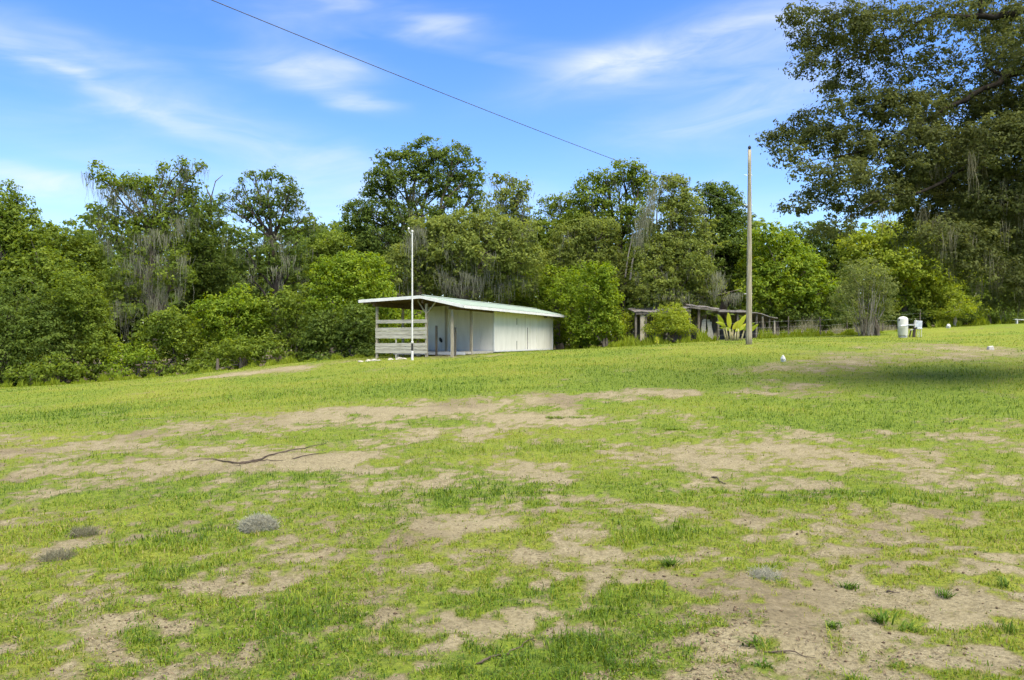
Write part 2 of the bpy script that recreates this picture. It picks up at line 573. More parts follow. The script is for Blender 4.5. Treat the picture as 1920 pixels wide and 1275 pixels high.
def make_tree(name, label, base, lobes, kind='mid', d=None, r=.22, moss=0.0, moss_len=(.5, 1.8), bark=BARK, leaf=(.235, .135), clump=.42,
              per=25, dens=1.0, cat='tree', group=None, fork=.42, seed=0, stems=1, moss_pts=None, depth=.85, bare=None, tips=.22, mosswidth=.026, back=.45,
              moss_mat=None, twig=1.0):
    """base: (px, depth). lobes: (px, py, rx, ry[, density[, depth offset]]) in photograph pixels at that depth"""
    g = np.random.default_rng(seed + 100)
    d = d or base[1]
    bx = (base[0] - CX) / F * base[1]
    o0 = np.array([bx, base[1], gz(bx, base[1]) - .05])
    root = thing(name, o0, label, cat, group)
    W = []
    for i, lb in enumerate(lobes):
        px, py, rx, ry = lb[:4]
        dn = lb[4] if len(lb) > 4 else 1.0
        dz = lb[5] if len(lb) > 5 else g.uniform(-.8, .8)
        c = world_at(px, py, d + dz) - o0
        rad = np.array([rx, depth * (rx + ry) / 2, ry]) * d / F
        W.append((c, rad, dn))
    C = np.array([w[0] for w in W])
    out, ends = crown(W, g, leaf, clump, per, dens, back=back, tips=tips)
    # wood
    wood = Arr()
    top = C[:, 2].max()
    cen = C.mean(0)
    for s in range(stems):
        st = np.array([g.normal() * .12 * stems, g.normal() * .12 * stems, 0]) if stems > 1 else np.zeros(3)
        fk = np.array([cen[0] * .45 + g.normal() * .15 * stems, cen[1] * .45, max(.3, top * fork)])
        tr = bow(st, fk, g, .04, 0, 8)
        wood.add(*tube_arr(tr, np.linspace(r * 1.25, r * .85, 8), 8))
        flare = np.array([st + [0, 0, -.1], st + [0, 0, .25], st + [0, 0, .7]])
        wood.add(*tube_arr(flare, [r * 1.9, r * 1.45, r * 1.15], 8))
        for i, (c, rad, dn) in enumerate(W):
            if stems > 1 and i % stems != s:
                continue
            frac = np.clip((c[2] / max(top, .1)) * .9, .45, 1)
            a = tr[int(round((len(tr) - 1) * frac))] if c[2] < fk[2] * 1.1 else fk
            lim = bow(a, c, g, .10, .05, 7)
            r0 = r * .55 * min(1.0, .45 + np.mean(rad) / 3.2)
            wood.add(*tube_arr(lim, np.linspace(r0, r0 * .3, 7), 6))
            for e in ends[i]:
                k = g.integers(3, 7)
                tw = bow(lim[k], e, g, .10, .04, 5)
                wood.add(*tube_arr(tw, np.linspace(r0 * .34 * twig, .012, 5), 4))
    for b in (bare or []):
        P = np.array([world_at(x, y, d + .3) - o0 for x, y in b])
        wood.add(*tube_arr(P, np.linspace(.085, .022, len(P)), 5))
    link('trunk', wood.mesh('trunk', bark, True), root)
    link('crown', out.mesh('crown', LEAF[kind]), root)
    mo = None
    if moss > 0:
        pts = []
        for (c, rad, dn) in W:
            k = int(moss * 5 * np.mean(rad) ** 1.3 + 1)
            dd = unit(g.normal(size=(k, 3)) + np.array([0, -.6, -.35]))
            pts.append(c + dd * rad * g.uniform(.6, 1.0, (k, 1)))
        mo = moss_strands(np.concatenate(pts), g, moss_len, mosswidth)
    if moss_pts:
        P = np.array([world_at(x, y, d - 1.6 + g.normal() * .4) - o0 for x, y in moss_pts])
        mo = moss_strands(P, g, moss_len, mosswidth, 13, .28, mo)
    if mo:
        link('hanging_moss', mo.mesh('hanging_moss', moss_mat or MOSS), root)['kind'] = 'stuff'
    return root

# ------------------------------------------------------------------ ground
def blob_px(px, py, rx, ry, st=1.0, tilt=0.0):
    c = on_ground(px, py)
    h = max(.45, CAM_H - float(ground_z(c[0], c[1], False)[0]))
    return (c[0], c[1], rx * c[1] / F, max(.15, ry * c[1] ** 2 / (F * h)), st)


BARE = []
def band(pts, st=1.0):
    for (x0, y0, t0), (x1, y1, t1) in zip(pts[:-1], pts[1:]):
        n = max(2, int(abs(x1 - x0) / 45))
        for k in range(n):
            u = k / n
            BARE.append(blob_px(x0 + (x1 - x0) * u, y0 + (y1 - y0) * u, 48, t0 + (t1 - t0) * u, st))


band([(-60, 862, 22), (150, 838, 24), (320, 806, 22), (520, 787, 17), (720, 778, 13), (850, 766, 10), (1000, 750, 8), (1160, 738, 6), (1300, 733, 5)], 1.0)
band([(0, 893, 10), (180, 872, 14), (420, 868, 26), (620, 868, 20), (740, 880, 12)], .85)
band([(405, 706, 3), (520, 693, 4), (620, 687, 3)], 1.1)
band([(830, 812, 8), (960, 796, 10), (1080, 786, 7)], .8)
band([(1320, 862, 22), (1440, 850, 26), (1560, 860, 26), (1700, 862, 15)], .85)
band([(1300, 905, 12), (1420, 900, 14), (1600, 905, 10)], .6)
band([(1180, 938, 14), (1270, 962, 16), (1400, 990, 18), (1480, 1006, 14)], .8)
band([(1500, 815, 10), (1590, 835, 10)], .7)
band([(1760, 815, 12), (1900, 828, 14)], .75)
band([(1560, 1040, 30), (1720, 1050, 26), (1900, 1060, 30)], .75)
band([(1180, 1086, 16), (1340, 1090, 18), (1420, 1130, 40), (1560, 1120, 40), (1760, 1120, 46), (1960, 1130, 50)], .95)
band([(1140, 1270, 30), (1300, 1262, 36), (1420, 1220, 60), (1560, 1240, 50), (1760, 1230, 40), (1940, 1210, 40)], .85)
band([(360, 1103, 12), (470, 1098, 14), (560, 1092, 10)], .95)
band([(180, 1180, 22), (300, 1180, 26), (400, 1188, 18)], .95)
band([(90, 1030, 14), (200, 1005, 22), (260, 990, 16)], .8)
band([(820, 1000, 16), (900, 985, 14)], .6)
band([(730, 1130, 18), (800, 1080, 20), (860, 1065, 16)], .7)
band([(840, 1165, 20), (960, 1160, 22), (1090, 1150, 18)], .75)
band([(960, 880, 14), (1040, 918, 12)], .6)
band([(1370, 694, 4), (1480, 690, 4), (1620, 676, 4), (1760, 660, 4), (1920, 655, 5)], .8)
band([(1365, 735, 5), (1480, 727, 6), (1600, 742, 5)], .7)
band([(840, 668, 2), (960, 668, 2)], .7)
BARE = np.array(BARE)
LUSH = np.array([blob_px(*a) for a in [(870, 925, 150, 30), (1480, 775, 260, 16), (1820, 770, 160, 26), (700, 730, 420, 16), (200, 770, 260, 20), (300, 1010, 140, 26),
                                        (560, 1150, 120, 34), (330, 1090, 120, 24), (1250, 1000, 150, 22), (1150, 1120, 110, 40), (1080, 1200, 150, 40),
                                        (1000, 840, 120, 16), (1180, 690, 300, 10), (560, 900, 200, 14), (1640, 940, 200, 26), (250, 1190, 130, 30), (1820, 700, 150, 14)]])


def soft_union(x, y, E, warp):
    m = np.zeros_like(x)
    for cx, cy, ru, rv, st in E:
        sel = (np.abs(x - cx) < ru * 2.4) & (np.abs(y - cy) < rv * 2.4)
        if not sel.any():
            continue
        q = ((x[sel] - cx) / ru) ** 2 + ((y[sel] - cy) / rv) ** 2
        m[sel] = np.maximum(m[sel], st * np.exp(-.8 * q * (1 + warp[sel])))
    return m


def masks(x, y):
    r = np.hypot(x, y)
    s = np.clip(r / 9, .7, 3.5)
    n1 = fbm(x, y, 1.7, 4, off=1)
    n2 = fbm(x, y * .75, .55, 4, off=7)
    n3 = fbm(x, y * .5, 5.5, 3, off=2)
    n4 = fbm(x, y, .19, 3, off=13)
    wx = x + (n2 - .5) * .9 * s; wy = y + (n1 - .5) * 1.0 * s
    bare = soft_union(wx, wy, BARE, np.zeros_like(x))
    lush = soft_union(wx, wy, LUSH, np.zeros_like(x))
    far = np.clip((r - 14) / 16, 0, 1)
    right = np.clip((x + 1) / 4, 0, 1) * np.clip((9 - y) / 4, 0, 1)
    base = .84 + .20 * far - .05 * right
    n5 = fbm(x, y, .075, 2, off=19)
    veg = base + (n5 - .5) * 1.3 * (1 - far * .6) + (n1 - .5) * .75 + (n2 - .5) * (1.5 - .8 * far) + (n3 - .5) * .4 + (n4 - .5) * (1.3 + .9 * right) * (1 - far * .7) - bare * .84 + lush * .30
    veg = np.clip((veg - .16) / .86, 0, 1)
    soil = np.clip((fbm(x, y * .6, 1.3, 4, off=21) - .56) * 5, 0, 1)
    tone = np.clip(.40 + (fbm(x, y, 2.6, 4, off=31) - .5) * 1.7 + (n4 - .5) * .7 - lush * .30 + .06 * far, 0, 1)
    # forest floor under the trees: leaf mould, no turf
    pxx = CX + F * x / np.maximum(y, 1.0)
    edge = np.interp(pxx, [-400, 600, 700, 760, 1100, 1200, 1350, 1560, 2100], [48.6, 48.4, 49, 60, 61, 56, 55.5, 57.5, 61.5])
    ff = np.clip((y - edge) / 1.2, 0, 1) * (r < 160)
    veg = veg * (1 - ff); soil = np.maximum(soil, ff * 1.33)
    return veg, soil, tone, lush


rad = np.concatenate([[.35, .9], np.geomspace(1.5, 62, 340), np.geomspace(66, 130, 12), np.geomspace(160, 3000, 10)])
ang = np.concatenate([np.arange(-48, 48.01, .27), np.arange(55, 306, 5)])
aa, rr_ = np.meshgrid(np.radians(ang), rad)
gx, gy = (rr_ * np.sin(aa)).ravel(), (rr_ * np.cos(aa)).ravel()
zz = ground_z(gx, gy)
nA, nR = len(ang), len(rad)
i = np.arange(nA); k = (i + 1) % nA
j = np.arange(nR - 1)[:, None] * nA
Q = np.stack([j + i, j + nA + i, j + nA + k, j + k], -1).reshape(-1, 4)
Q = np.concatenate([Q, np.stack([np.full(nA, len(gx)), i, k, np.full(nA, len(gx))], 1)[:, [0, 1, 2, 2]]])[:len(Q)]
veg, soil, tone, _l = masks(gx, gy)
V = np.stack([gx, gy, zz], 1)

GM, n, l, p = new_mat('field_sand_and_turf')
geo = n.new('ShaderNodeNewGeometry')


def gnoise(scale, detail=6, rough=.65, dist=0.0):
    t = n.new('ShaderNodeTexNoise')
    t.inputs['Scale'].default_value = scale
    t.inputs['Detail'].default_value = detail
    t.inputs['Roughness'].default_value = rough
    t.inputs['Distortion'].default_value = dist
    l.new(geo.outputs['Position'], t.inputs['Vector'])
    return t.outputs[0]


def gmath(op, a, b, clamp=False):
    m = n.new('ShaderNodeMath'); m.operation = op; m.use_clamp = clamp
    for q, s in enumerate((a, b)):
        if hasattr(s, 'links'):
            l.new(s, m.inputs[q])
        else:
            m.inputs[q].default_value = s
    return m.outputs[0]


def gramp(fac, stops):
    rp = n.new('ShaderNodeValToRGB')
    e = rp.color_ramp.elements
    e[0].position, e[0].color = stops[0][0], (*stops[0][1], 1)
    e[1].position, e[1].color = stops[-1][0], (*stops[-1][1], 1)
    for ps, c in stops[1:-1]:
        q = e.new(ps); q.color = (*c, 1)
    l.new(fac, rp.inputs[0])
    return rp.outputs[0]


def gmix(f, a, b):
    m = n.new('ShaderNodeMix'); m.data_type = 'RGBA'
    l.new(f, m.inputs[0]); l.new(a, m.inputs[6]); l.new(b, m.inputs[7])
    return m.outputs[2]


def gattr(a):
    t = n.new('ShaderNodeAttribute'); t.attribute_name = a
    return t.outputs['Fac']


sand = gramp(gnoise(3.1, 8, .7), [(.30, (.160, .136, .076)), (.5, (.242, .208, .120)), (.70, (.308, .268, .164))])
grit = gramp(gnoise(38, 5, .7), [(.38, (.058, .046, .027)), (.50, (.190, .162, .094)), (.72, (.316, .276, .170))])
soilc = gramp(gnoise(11, 6, .7), [(.3, (.068, .052, .031)), (.55, (.148, .120, .072)), (.75, (.245, .205, .128))])
dirt = gmix(gmath('MULTIPLY', gnoise(1.2, 4), 1.1), sand, grit)
dirt = gmix(gmath('MULTIPLY', gattr('soil'), .75), dirt, soilc)
turf = gramp(gnoise(24, 6, .75, .4), [(.32, (.036, .032, .014)), (.42, (.108, .120, .018)), (.54, (.184, .212, .022)), (.76, (.235, .218, .050))])  # dark end of the ramp paints tiny shadows in gaps between blades
turf2 = gramp(gnoise(13, 6, .75, .4), [(.32, (.026, .036, .010)), (.46, (.082, .130, .013)), (.66, (.158, .205, .018))])  # its darkest stop likewise imitates shade down among the grass
turf = gmix(gattr('tone'), turf2, turf)
vf = gmath('ADD', gattr('veg'), gmath('MULTIPLY', gmath('SUBTRACT', gnoise(9, 6, .7), .5), .9))
vf = gmath('ADD', vf, gmath('MULTIPLY', gmath('SUBTRACT', gnoise(45, 4, .7), .5), .6))
mr = n.new('ShaderNodeMapRange'); mr.interpolation_type = 'SMOOTHSTEP'
l.new(vf, mr.inputs[0]); mr.inputs[1].default_value, mr.inputs[2].default_value = .18, .88
thatch = gramp(gnoise(30, 6, .75, .6), [(.34, (.046, .036, .019)), (.5, (.130, .108, .050)), (.72, (.225, .188, .100))])
mr2 = n.new('ShaderNodeMapRange'); mr2.interpolation_type = 'SMOOTHSTEP'
l.new(vf, mr2.inputs[0]); mr2.inputs[1].default_value, mr2.inputs[2].default_value = .02, .50
dirt = gmix(gmath('MULTIPLY', mr2.outputs[0], .62), dirt, thatch)
l.new(gmix(gmath('MULTIPLY', mr.outputs[0], .93), dirt, turf), p.inputs['Base Color'])
p.inputs['Roughness'].default_value = .95
p.inputs['Specular IOR Level'].default_value = .08
bp = n.new('ShaderNodeBump')
bp.inputs['Strength'].default_value = .9
bp.inputs['Distance'].default_value = .05
hb = gmath('ADD', gnoise(7, 8, .72), gmath('MULTIPLY', gnoise(42, 5, .7), .5))
l.new(hb, bp.inputs['Height'])
l.new(bp.outputs[0], p.inputs['Normal'])

ground = link('ground', big_mesh('ground', V, Q, GM, {'veg': veg, 'soil': soil, 'tone': tone}, True))
tag(ground, 'sloping field of patchy grass and pale sandy bare earth', None, None, 'structure')
# close the small hole under the photographer's feet
hole = MB().add([tuple(V[q]) for q in range(nA)], [tuple(range(nA))[::-1]])
hole.build('ground_patch', GM, ground)

# ------------------------------------------------------------------ grass
def grass(N, rmin, rmax, seed, hmul=1.0, half=41):
    g = np.random.default_rng(seed)
    r = np.exp(g.uniform(math.log(rmin), math.log(rmax), N))
    a = np.radians(g.uniform(-half, half, N))
    x, y = r * np.sin(a), r * np.cos(a)
    vg, _, tn, lu = masks(x, y)
    tuft = fbm(x, y, .13, 2, off=3)
    keep = g.random(N) < np.clip(vg * 1.15 - .10, 0.02, 1) * np.clip(.45 + (tuft - .3) * 2.0, .15, 1)
    x, y, r, vg, tn, lu, tuft = (q[keep] for q in (x, y, r, vg, tn, lu, tuft))
    return g, x, y, r, vg, tn, lu, tuft


def blades(name, N, rmin, rmax, seed, bend=True):
    g, x, y, r, vg, tn, lu, tuft = grass(N, rmin, rmax, seed)
    m = len(x)
    z = ground_z(x, y)
    h = (.012 + .026 * g.random(m) ** 1.7) * (.5 + .6 * vg + .7 * lu + 1.3 * np.clip(tuft - .45, -.3, 1)) * np.where(g.random(m) < .06, 1.8, 1.0) * (1 + np.clip(r - 6, 0, 30) * .014)
    w = .0020 * (1 + r / 3.4) * g.uniform(.7, 1.3, m)
    az_ = g.uniform(0, 2 * math.pi, m)
    lean = g.uniform(.15, 1.15, m)
    D = np.stack([np.cos(az_), np.sin(az_), np.zeros(m)], 1)
    S = np.stack([-np.sin(az_), np.cos(az_), np.zeros(m)], 1)
    B = np.stack([x, y, z - .006], 1)
    up = np.array([0, 0, 1.0])
    tonev = np.clip(tn * .62 + .10 + (1 - vg) * .16 + .21 * g.normal(size=m) + np.where(g.random(m) < .10 + .2 * (1 - vg), .40, 0), 0, 1)
    if bend:
        mid = B + D * (h * lean * .35)[:, None] + up * (h * .62)[:, None]
        tip = B + D * (h * lean)[:, None] + up * (h * (1.08 - .35 * lean))[:, None]
        sw = S * (w * .5)[:, None]
        Vv = np.stack([B - sw, B + sw, mid + sw * .85, mid - sw * .85, tip - sw * .12, tip + sw * .12], 1).reshape(-1, 3)
        b0 = np.arange(m)[:, None] * 6
        Qv = np.concatenate([b0 + np.array([[0, 1, 2, 3]]), b0 + np.array([[3, 2, 5, 4]])])
        return Vv, Qv, np.repeat(tonev, 6)
    tip = B + D * (h * lean * .8)[:, None] + up * h[:, None]
    sw = S * (w * .5)[:, None]
    Vv = np.stack([B - sw, B + sw, tip + sw * .25, tip - sw * .25], 1).reshape(-1, 3)
    return Vv, np.arange(m * 4).reshape(-1, 4), np.repeat(tonev, 4)


ga = Arr()
ga.add(*blades('near', 235000, 2.6, 9.0, 1, True))
ga.add(*blades('far', 270000, 9.0, 58.0, 2, False))
# broad-leaved weeds between the blades
g, x, y, r, vg, tn, lu, tuft = grass(110000, 2.8, 16, 5)
z = ground_z(x, y) + g.uniform(.004, .028, len(x)) * (1 + lu)
Nn = unit(np.stack([g.normal(size=len(x)) * .45, g.normal(size=len(x)) * .45, np.ones(len(x))], 1))
Vw, Qw = leaf_quads(np.stack([x, y, z], 1), Nn, .0135, .009, g)
ga.add(Vw, Qw, np.repeat(np.clip(.14 + .16 * g.normal(size=len(x)), 0, .6), 4))
gr = link('grass', ga.mesh('grass', GRASS))
tag(gr, 'short patchy yellow-green grass and weeds across the field', None, None, 'stuff')

# litter: dry leaves, chips and straw on the bare ground
g = np.random.default_rng(9)
N = 60000
r = np.exp(g.uniform(math.log(2.8), math.log(30), N)); a = np.radians(g.uniform(-41, 41, N))
x, y = r * np.sin(a), r * np.cos(a)
cl_ = fbm(x, y, .8, 3, off=41)
kp = g.random(N) < np.clip((cl_ - .42) * 5, .03, 1)
x, y, r = x[kp], y[kp], r[kp]
Nn = unit(np.stack([g.normal(size=len(x)) * .35, g.normal(size=len(x)) * .35, np.ones(len(x))], 1))
Vw, Qw = leaf_quads(np.stack([x, y, ground_z(x, y) + .006], 1), Nn, .026, .007, g)
la = Arr(); la.add(Vw, Qw, np.repeat(np.clip(g.random(len(x)) ** 1.3, 0, 1), 4))
lt = link('leaf_litter', la.mesh('leaf_litter', STRAW))
tag(lt, 'brown dry leaves and straw bits scattered over the sandy ground', None, None, 'stuff')

# clods and pebbles on the sand
N = 9000
r = np.exp(g.uniform(math.log(2.8), math.log(16), N)); a = np.radians(g.uniform(-41, 41, N))
x, y = r * np.sin(a), r * np.cos(a)
vg_ = masks(x, y)[0]
kp = g.random(N) < (1.05 - vg_) * np.clip((fbm(x, y, .5, 3, off=51) - .35) * 4, .05, 1)
x, y = x[kp], y[kp]; m_ = len(x)
sz_ = .003 + .011 * g.random(m_) ** 3
oc = np.array([[1, 0, 0], [0, 1, 0], [-1, 0, 0], [0, -1, 0], [0, 0, .8], [0, 0, -.6]], float)
Vc = np.stack([x, y, ground_z(x, y) + sz_ * .3], 1)[:, None, :] + oc[None] * sz_[:, None, None] * g.uniform(.6, 1.3, (m_, 6, 3))
tr_ = np.array([[0, 1, 4], [1, 2, 4], [2, 3, 4], [3, 0, 4], [1, 0, 5], [2, 1, 5], [3, 2, 5], [0, 3, 5]])
me_ = big_mesh('soil_clods', Vc.reshape(-1, 3), (np.arange(m_)[:, None, None] * 6 + tr_[None]).reshape(-1, 3), STRAW, {'rnd': np.repeat(np.clip(g.random(m_) * .8, 0, 1), 6)})
tag(link('soil_clods', me_), 'small brown clods and pebbles on the bare sandy ground', None, None, 'stuff')

# ------------------------------------------------------------------ white shed with a covered porch
AL = R(20)
vv = np.array([math.sin(AL), math.cos(AL), 0]); uu = np.array([-math.cos(AL), math.sin(AL), 0])
E0 = np.array([-2.42, 40.0, 0.0])
SZ = .78                                                  # ground level at the shed
shed = thing('white_shed', (E0[0], E0[1], 0), 'long white shed with green metal gable roof and open slatted porch', 'shed')


def sp(w, t, z):                                          # shed coordinates: w across the gable to the left, t along the side, z world
    q = uu * w + vv * t
    return (q[0], q[1], z)


def gzs(w, t):
    q = E0 + uu * w + vv * t
    return gz(q[0], q[1])


Z_R, Z_RI, Z_L = 3.34, 3.85, 3.68                         # right eave, ridge, left eave (top of roof)
W_RI, W_L, T_END = 2.33, 5.92, 18.5


def roof_z(w):
    return Z_R + (Z_RI - Z_R) * w / W_RI if w < W_RI else Z_RI + (Z_L - Z_RI) * (w - W_RI) / (W_L - W_RI)


# corrugated roof slopes
for (wa, wb) in ((-.02, W_RI), (W_RI, W_L)):
    mb = MB(); nt = 370
    Vr, Fr = [], []
    for a_ in range(nt + 1):
        t = -.03 + (T_END + .06) * a_ / nt
        zo = .012 * (1 if a_ % 2 else -1)
        for w in (wa, wb):
            Vr.append(sp(w, t, roof_z(max(0, w)) + .015 + zo))
    for a_ in range(nt):
        Fr.append((a_ * 2, a_ * 2 + 1, a_ * 2 + 3, a_ * 2 + 2))
    sl = mb.add(Vr, Fr).build('roof_slope', ROOF, shed)
# ridge cap
mb = MB()
Vr = [sp(W_RI + dw, t, roof_z(W_RI + dw) + .045 + (.02 if dw == 0 else 0)) for t in (-.04, T_END + .04) for dw in (-.16, 0, .16)]
mb.add(Vr, [(0, 1, 4, 3), (1, 2, 5, 4)]).build('ridge_cap', ROOF, shed)
# deck sheets below the metal
k_ = 0
for (wa, wb) in ((.02, W_RI), (W_RI, W_L - .02)):
    for s_ in range(8):
        t0, t1 = s_ * T_END / 8 + .02, (s_ + 1) * T_END / 8 - .01
        P8 = [sp(w, t, roof_z(w) - dz) for dz in (.030, .045) for (w, t) in ((wa, t0), (wb, t0), (wb, t1), (wa, t1))]
        MB().add(P8, [(0, 1, 2, 3), (7, 6, 5, 4), (0, 4, 5, 1), (1, 5, 6, 2), (2, 6, 7, 3), (3, 7, 4, 0)]).build('deck_sheet', W_PLY, shed)
# fascia boards
FH = .15
def fascia(a, b):
    MB().bar(a, b, .04, FH).build('fascia_board', W_FASCIA, shed)
fascia(sp(-.01, -.055, Z_R - .065), sp(W_RI - .004, -.055, Z_RI - .065))
fascia(sp(W_RI + .004, -.055, Z_RI - .065), sp(W_L, -.055, Z_L - .065))
fascia(sp(-.05, -.075, Z_R - .075), sp(-.05, T_END + .05, Z_R - .075))
fascia(sp(W_L + .025, -.03, Z_L - .065), sp(W_L + .025, T_END, Z_L - .065))
fascia(sp(-.01, T_END + .04, Z_R - .07), sp(W_RI - .004, T_END + .04, Z_RI - .07))
fascia(sp(W_RI + .004, T_END + .04, Z_RI - .07), sp(W_L, T_END + .04, Z_L - .07))
# rafters under the porch and the eave, header beams
for t in np.arange(.35, 6.2, .82):
    MB().bar(sp(.06, t, Z_R - .115), sp(W_RI, t, Z_RI - .115), .05, .13).build('rafter', W_RAFT, shed)
    MB().bar(sp(W_RI, t, Z_RI - .115), sp(W_L - .05, t, Z_L - .115), .05, .13).build('rafter', W_RAFT, shed)
for t in np.arange(6.9, 18.4, .82):
    MB().bar(sp(.06, t, Z_R - .105), sp(.80, t, roof_z(.80) - .105), .045, .11).build('rafter', W_RAFT, shed)
WP, WQ = .83, 5.15                                        # post line right and left
TP, TW, TE = .5, 6.2, 17.6
for w in (WP, W_RI, WQ):
    zt = roof_z(w) - .27
    MB().bar(sp(w, .12, zt), sp(w, TW - .05, zt), .09, .19).build('header_beam', W_RAFT, shed)
# posts
def post(w, t, s=.12, top=None, name='post', mat=W_POST, lean=0.0):
    z0 = gzs(w, t) - .08
    z1 = top if top is not None else roof_z(w) - .365
    P = [Vector(sp(w, t, z0)), Vector(sp(w + lean, t, z1))]
    return MB().bar(P[0], P[1], s, s, up=tuple(vv)).build(name, mat, shed)
post(WQ, TP, .11); post(2.27, TP, .12); post(WP, TP, .13); post(WP, 2.97, .13)
post(2.5, 3.4, .12); post(WQ, 3.4, .11)
post(1.02, 1.3, .08, 2.25, 'short_post', BARK); post(2.05, 1.2, .09, 2.35, 'short_post', BARK)
# Y braces on the middle post
for sgn in (-1, 1):
    MB().bar(sp(2.27 + sgn * .04, TP, 2.98), sp(2.27 + sgn * .50, TP, roof_z(2.27 + sgn * .5) - .20), .06, .08, up=tuple(vv)).build('brace', W_POST, shed)
# weathered slat boards between the left and the middle post
Ysl = 41.7
for (y0, y1, x0, x1) in ((599.4, 606, 2.20, 5.16), (614.2, 620.2, 2.20, 5.20), (620.9, 627.6, 2.22, 5.2), (628.4, 634.6, 2.2, 5.2),
                         (643.2, 649.4, 2.2, 5.2), (650, 655.6, 2.2, 5.2), (656.4, 662.2, 2.2, 5.2)):
    za, zb = CAM_H + (CY - y0) * Ysl / F, CAM_H + (CY - y1) * Ysl / F
    jit = random.uniform(-.012, .012)
    MB().bar(sp(x0, TP - .085 + random.uniform(-.006, .006), (za + zb) / 2 + jit), sp(x1, TP - .085, (za + zb) / 2 - jit), .028, za - zb).build('slat', W_GREY, shed)
MB().bar(sp(4.0, TP - .055, gzs(4.0, TP)), sp(4.0, TP - .055, 1.72), .07, .03, up=tuple(vv)).build('slat_support', W_GREY, shed)
# lower boards on the porch's left side
for zc in (1.02, 1.28, 1.9):
    MB().bar(sp(WQ + .07, TP + .1, zc), sp(WQ + .07, TW - .1, zc), .03, .18).build('side_slat', W_GREY, shed)
# porch floor and joists
MB().box(sp((WP + 5.1) / 2, 4.2, .945), (5.1 - WP, 4.0, .05), -AL).build('porch_floor', W_GREY, shed)
MB().bar(sp(WP + .02, 2.17, .90), sp(5.1, 2.17, .90), .04, .16).build('floor_edge', W_FASCIA, shed)
MB().bar(sp(WP - .005, 2.17, .90), sp(WP - .005, TW, .90), .04, .12).build('floor_edge', W_GREY, shed)
for w in (1.0, 2.3, 3.6, 4.9):
    for t in (2.3, 4.3):
        MB().box(sp(w, t, (gzs(w, t) + .86) / 2 - .04), (.22, .22, max(.08, .90 - gzs(w, t))), -AL).build('pier_block', CONC, shed)
# enclosed room: front wall panels, side wall panels, back
ZB = .93
def wall_panel(w0, t0, w1, t1, z0, zt0, zt1, th=.05, name='wall_panel', mat=W_WHITE):
    a, b = np.array(sp(w0, t0, 0)), np.array(sp(w1, t1, 0))
    d_ = unit(b - a); nrm = np.array([d_[1], -d_[0], 0]) * th
    P8 = [(*(a - nrm)[:2], z0), (*(b - nrm)[:2], z0), (*b[:2], z0), (*a[:2], z0),
          (*(a - nrm)[:2], zt0), (*(b - nrm)[:2], zt1), (*b[:2], zt1), (*a[:2], zt0)]
    return MB().add(P8, [(0, 3, 2, 1), (4, 5, 6, 7), (0, 1, 5, 4), (1, 2, 6, 5), (2, 3, 7, 6), (3, 0, 4, 7)]).build(name, mat, shed, bevel=.006)
ws = [5.15, 4.10, 3.08, 2.33, 1.62, .83]
for a_, b_ in zip(ws[:-1], ws[1:]):
    zt = lambda w: roof_z(w) - .06
    wall_panel(a_ - .004, TW, b_ + .004, TW, ZB, zt(a_), zt(b_))
ts = [6.2, 9.4, 11.8, 12.75, 14.1, 15.9, 17.6]
for q, (a_, b_) in enumerate(zip(ts[:-1], ts[1:])):
    wall_panel(WP, a_ + .006, WP, b_ - .006, ZB, roof_z(WP) - .05, roof_z(WP) - .05, name='door_panel' if q == 2 else 'wall_panel')
wall_panel(WP + .01, TE, WQ, TE, ZB, roof_z(WP) - .06, roof_z(WQ) - .06)
wall_panel(WQ, TE, WQ, TW, ZB, roof_z(WQ) - .05, roof_z(WQ) - .05)
# corner boards, batten strips, base boards, dark skirt under the room
for (w, t) in ((WP - .03, TW), (WP - .03, TE)):
    MB().bar(sp(w, t, ZB - .02), sp(w, t, roof_z(WP) - .075), .09, .09, up=tuple(vv)).build('corner_board', W_FASCIA, shed)
for t, z0, z1 in ((11.8, 1.0, 3.2), (12.75, .98, 3.2), (14.1, .98, 3.25)):
    MB().bar(sp(WP - .015, t, z0), sp(WP - .015, t, z1), .055, .03, up=tuple(vv)).build('batten', W_WHITE, shed)
for (z0, z1, t) in ((2.55, 2.95, 10.2), (1.0, 1.55, 10.2), (.97, 2.4, 12.25)):   # dark worn seams
    MB().bar(sp(WP - .004, t, z0), sp(WP - .004, t, z1), .05, .02, up=tuple(vv)).build('worn_seam', SHACK, shed)
MB().box(sp((WP + WQ) / 2, (TW + TE) / 2, .80), (WQ - WP - .12, TE - TW - .12, .28), -AL).build('room_sill', SHACK, shed)
MB().bar(sp(WP - .03, TW, .955), sp(WP - .03, TE, .955), .03, .08).build('base_board', W_FASCIA, shed)
MB().bar(sp(.9, TW - .03, .995), sp(5.1, TW - .03, .995), .03, .09).build('base_board', W_FASCIA, shed)
# round dark hole low in the porch wall
oh = MB()
hc = sp(4.13, TW - .012, 1.60)
ring = [tuple(np.array(hc) + uu * .11 * math.cos(a_) - vv * .012 + np.array([0, 0, +.15 * math.sin(a_ + .5)])) for a_ in np.linspace(0, 2 * math.pi, 20)[:-1]]
ring2 = [tuple(np.array(q) + vv * .02) for q in ring]
nn_ = len(ring)
oh.add(ring + ring2, [tuple(range(nn_))] + [(a_, (a_ + 1) % nn_, nn_ + (a_ + 1) % nn_, nn_ + a_) for a_ in range(nn_)]).build('round_hole', BLACK, shed)
# eave lamp
MB().box(sp(.35, 14.6, Z_R - .20), (.22, .16, .09), -AL).build('eave_lamp', BLACK, shed, bevel=.02)

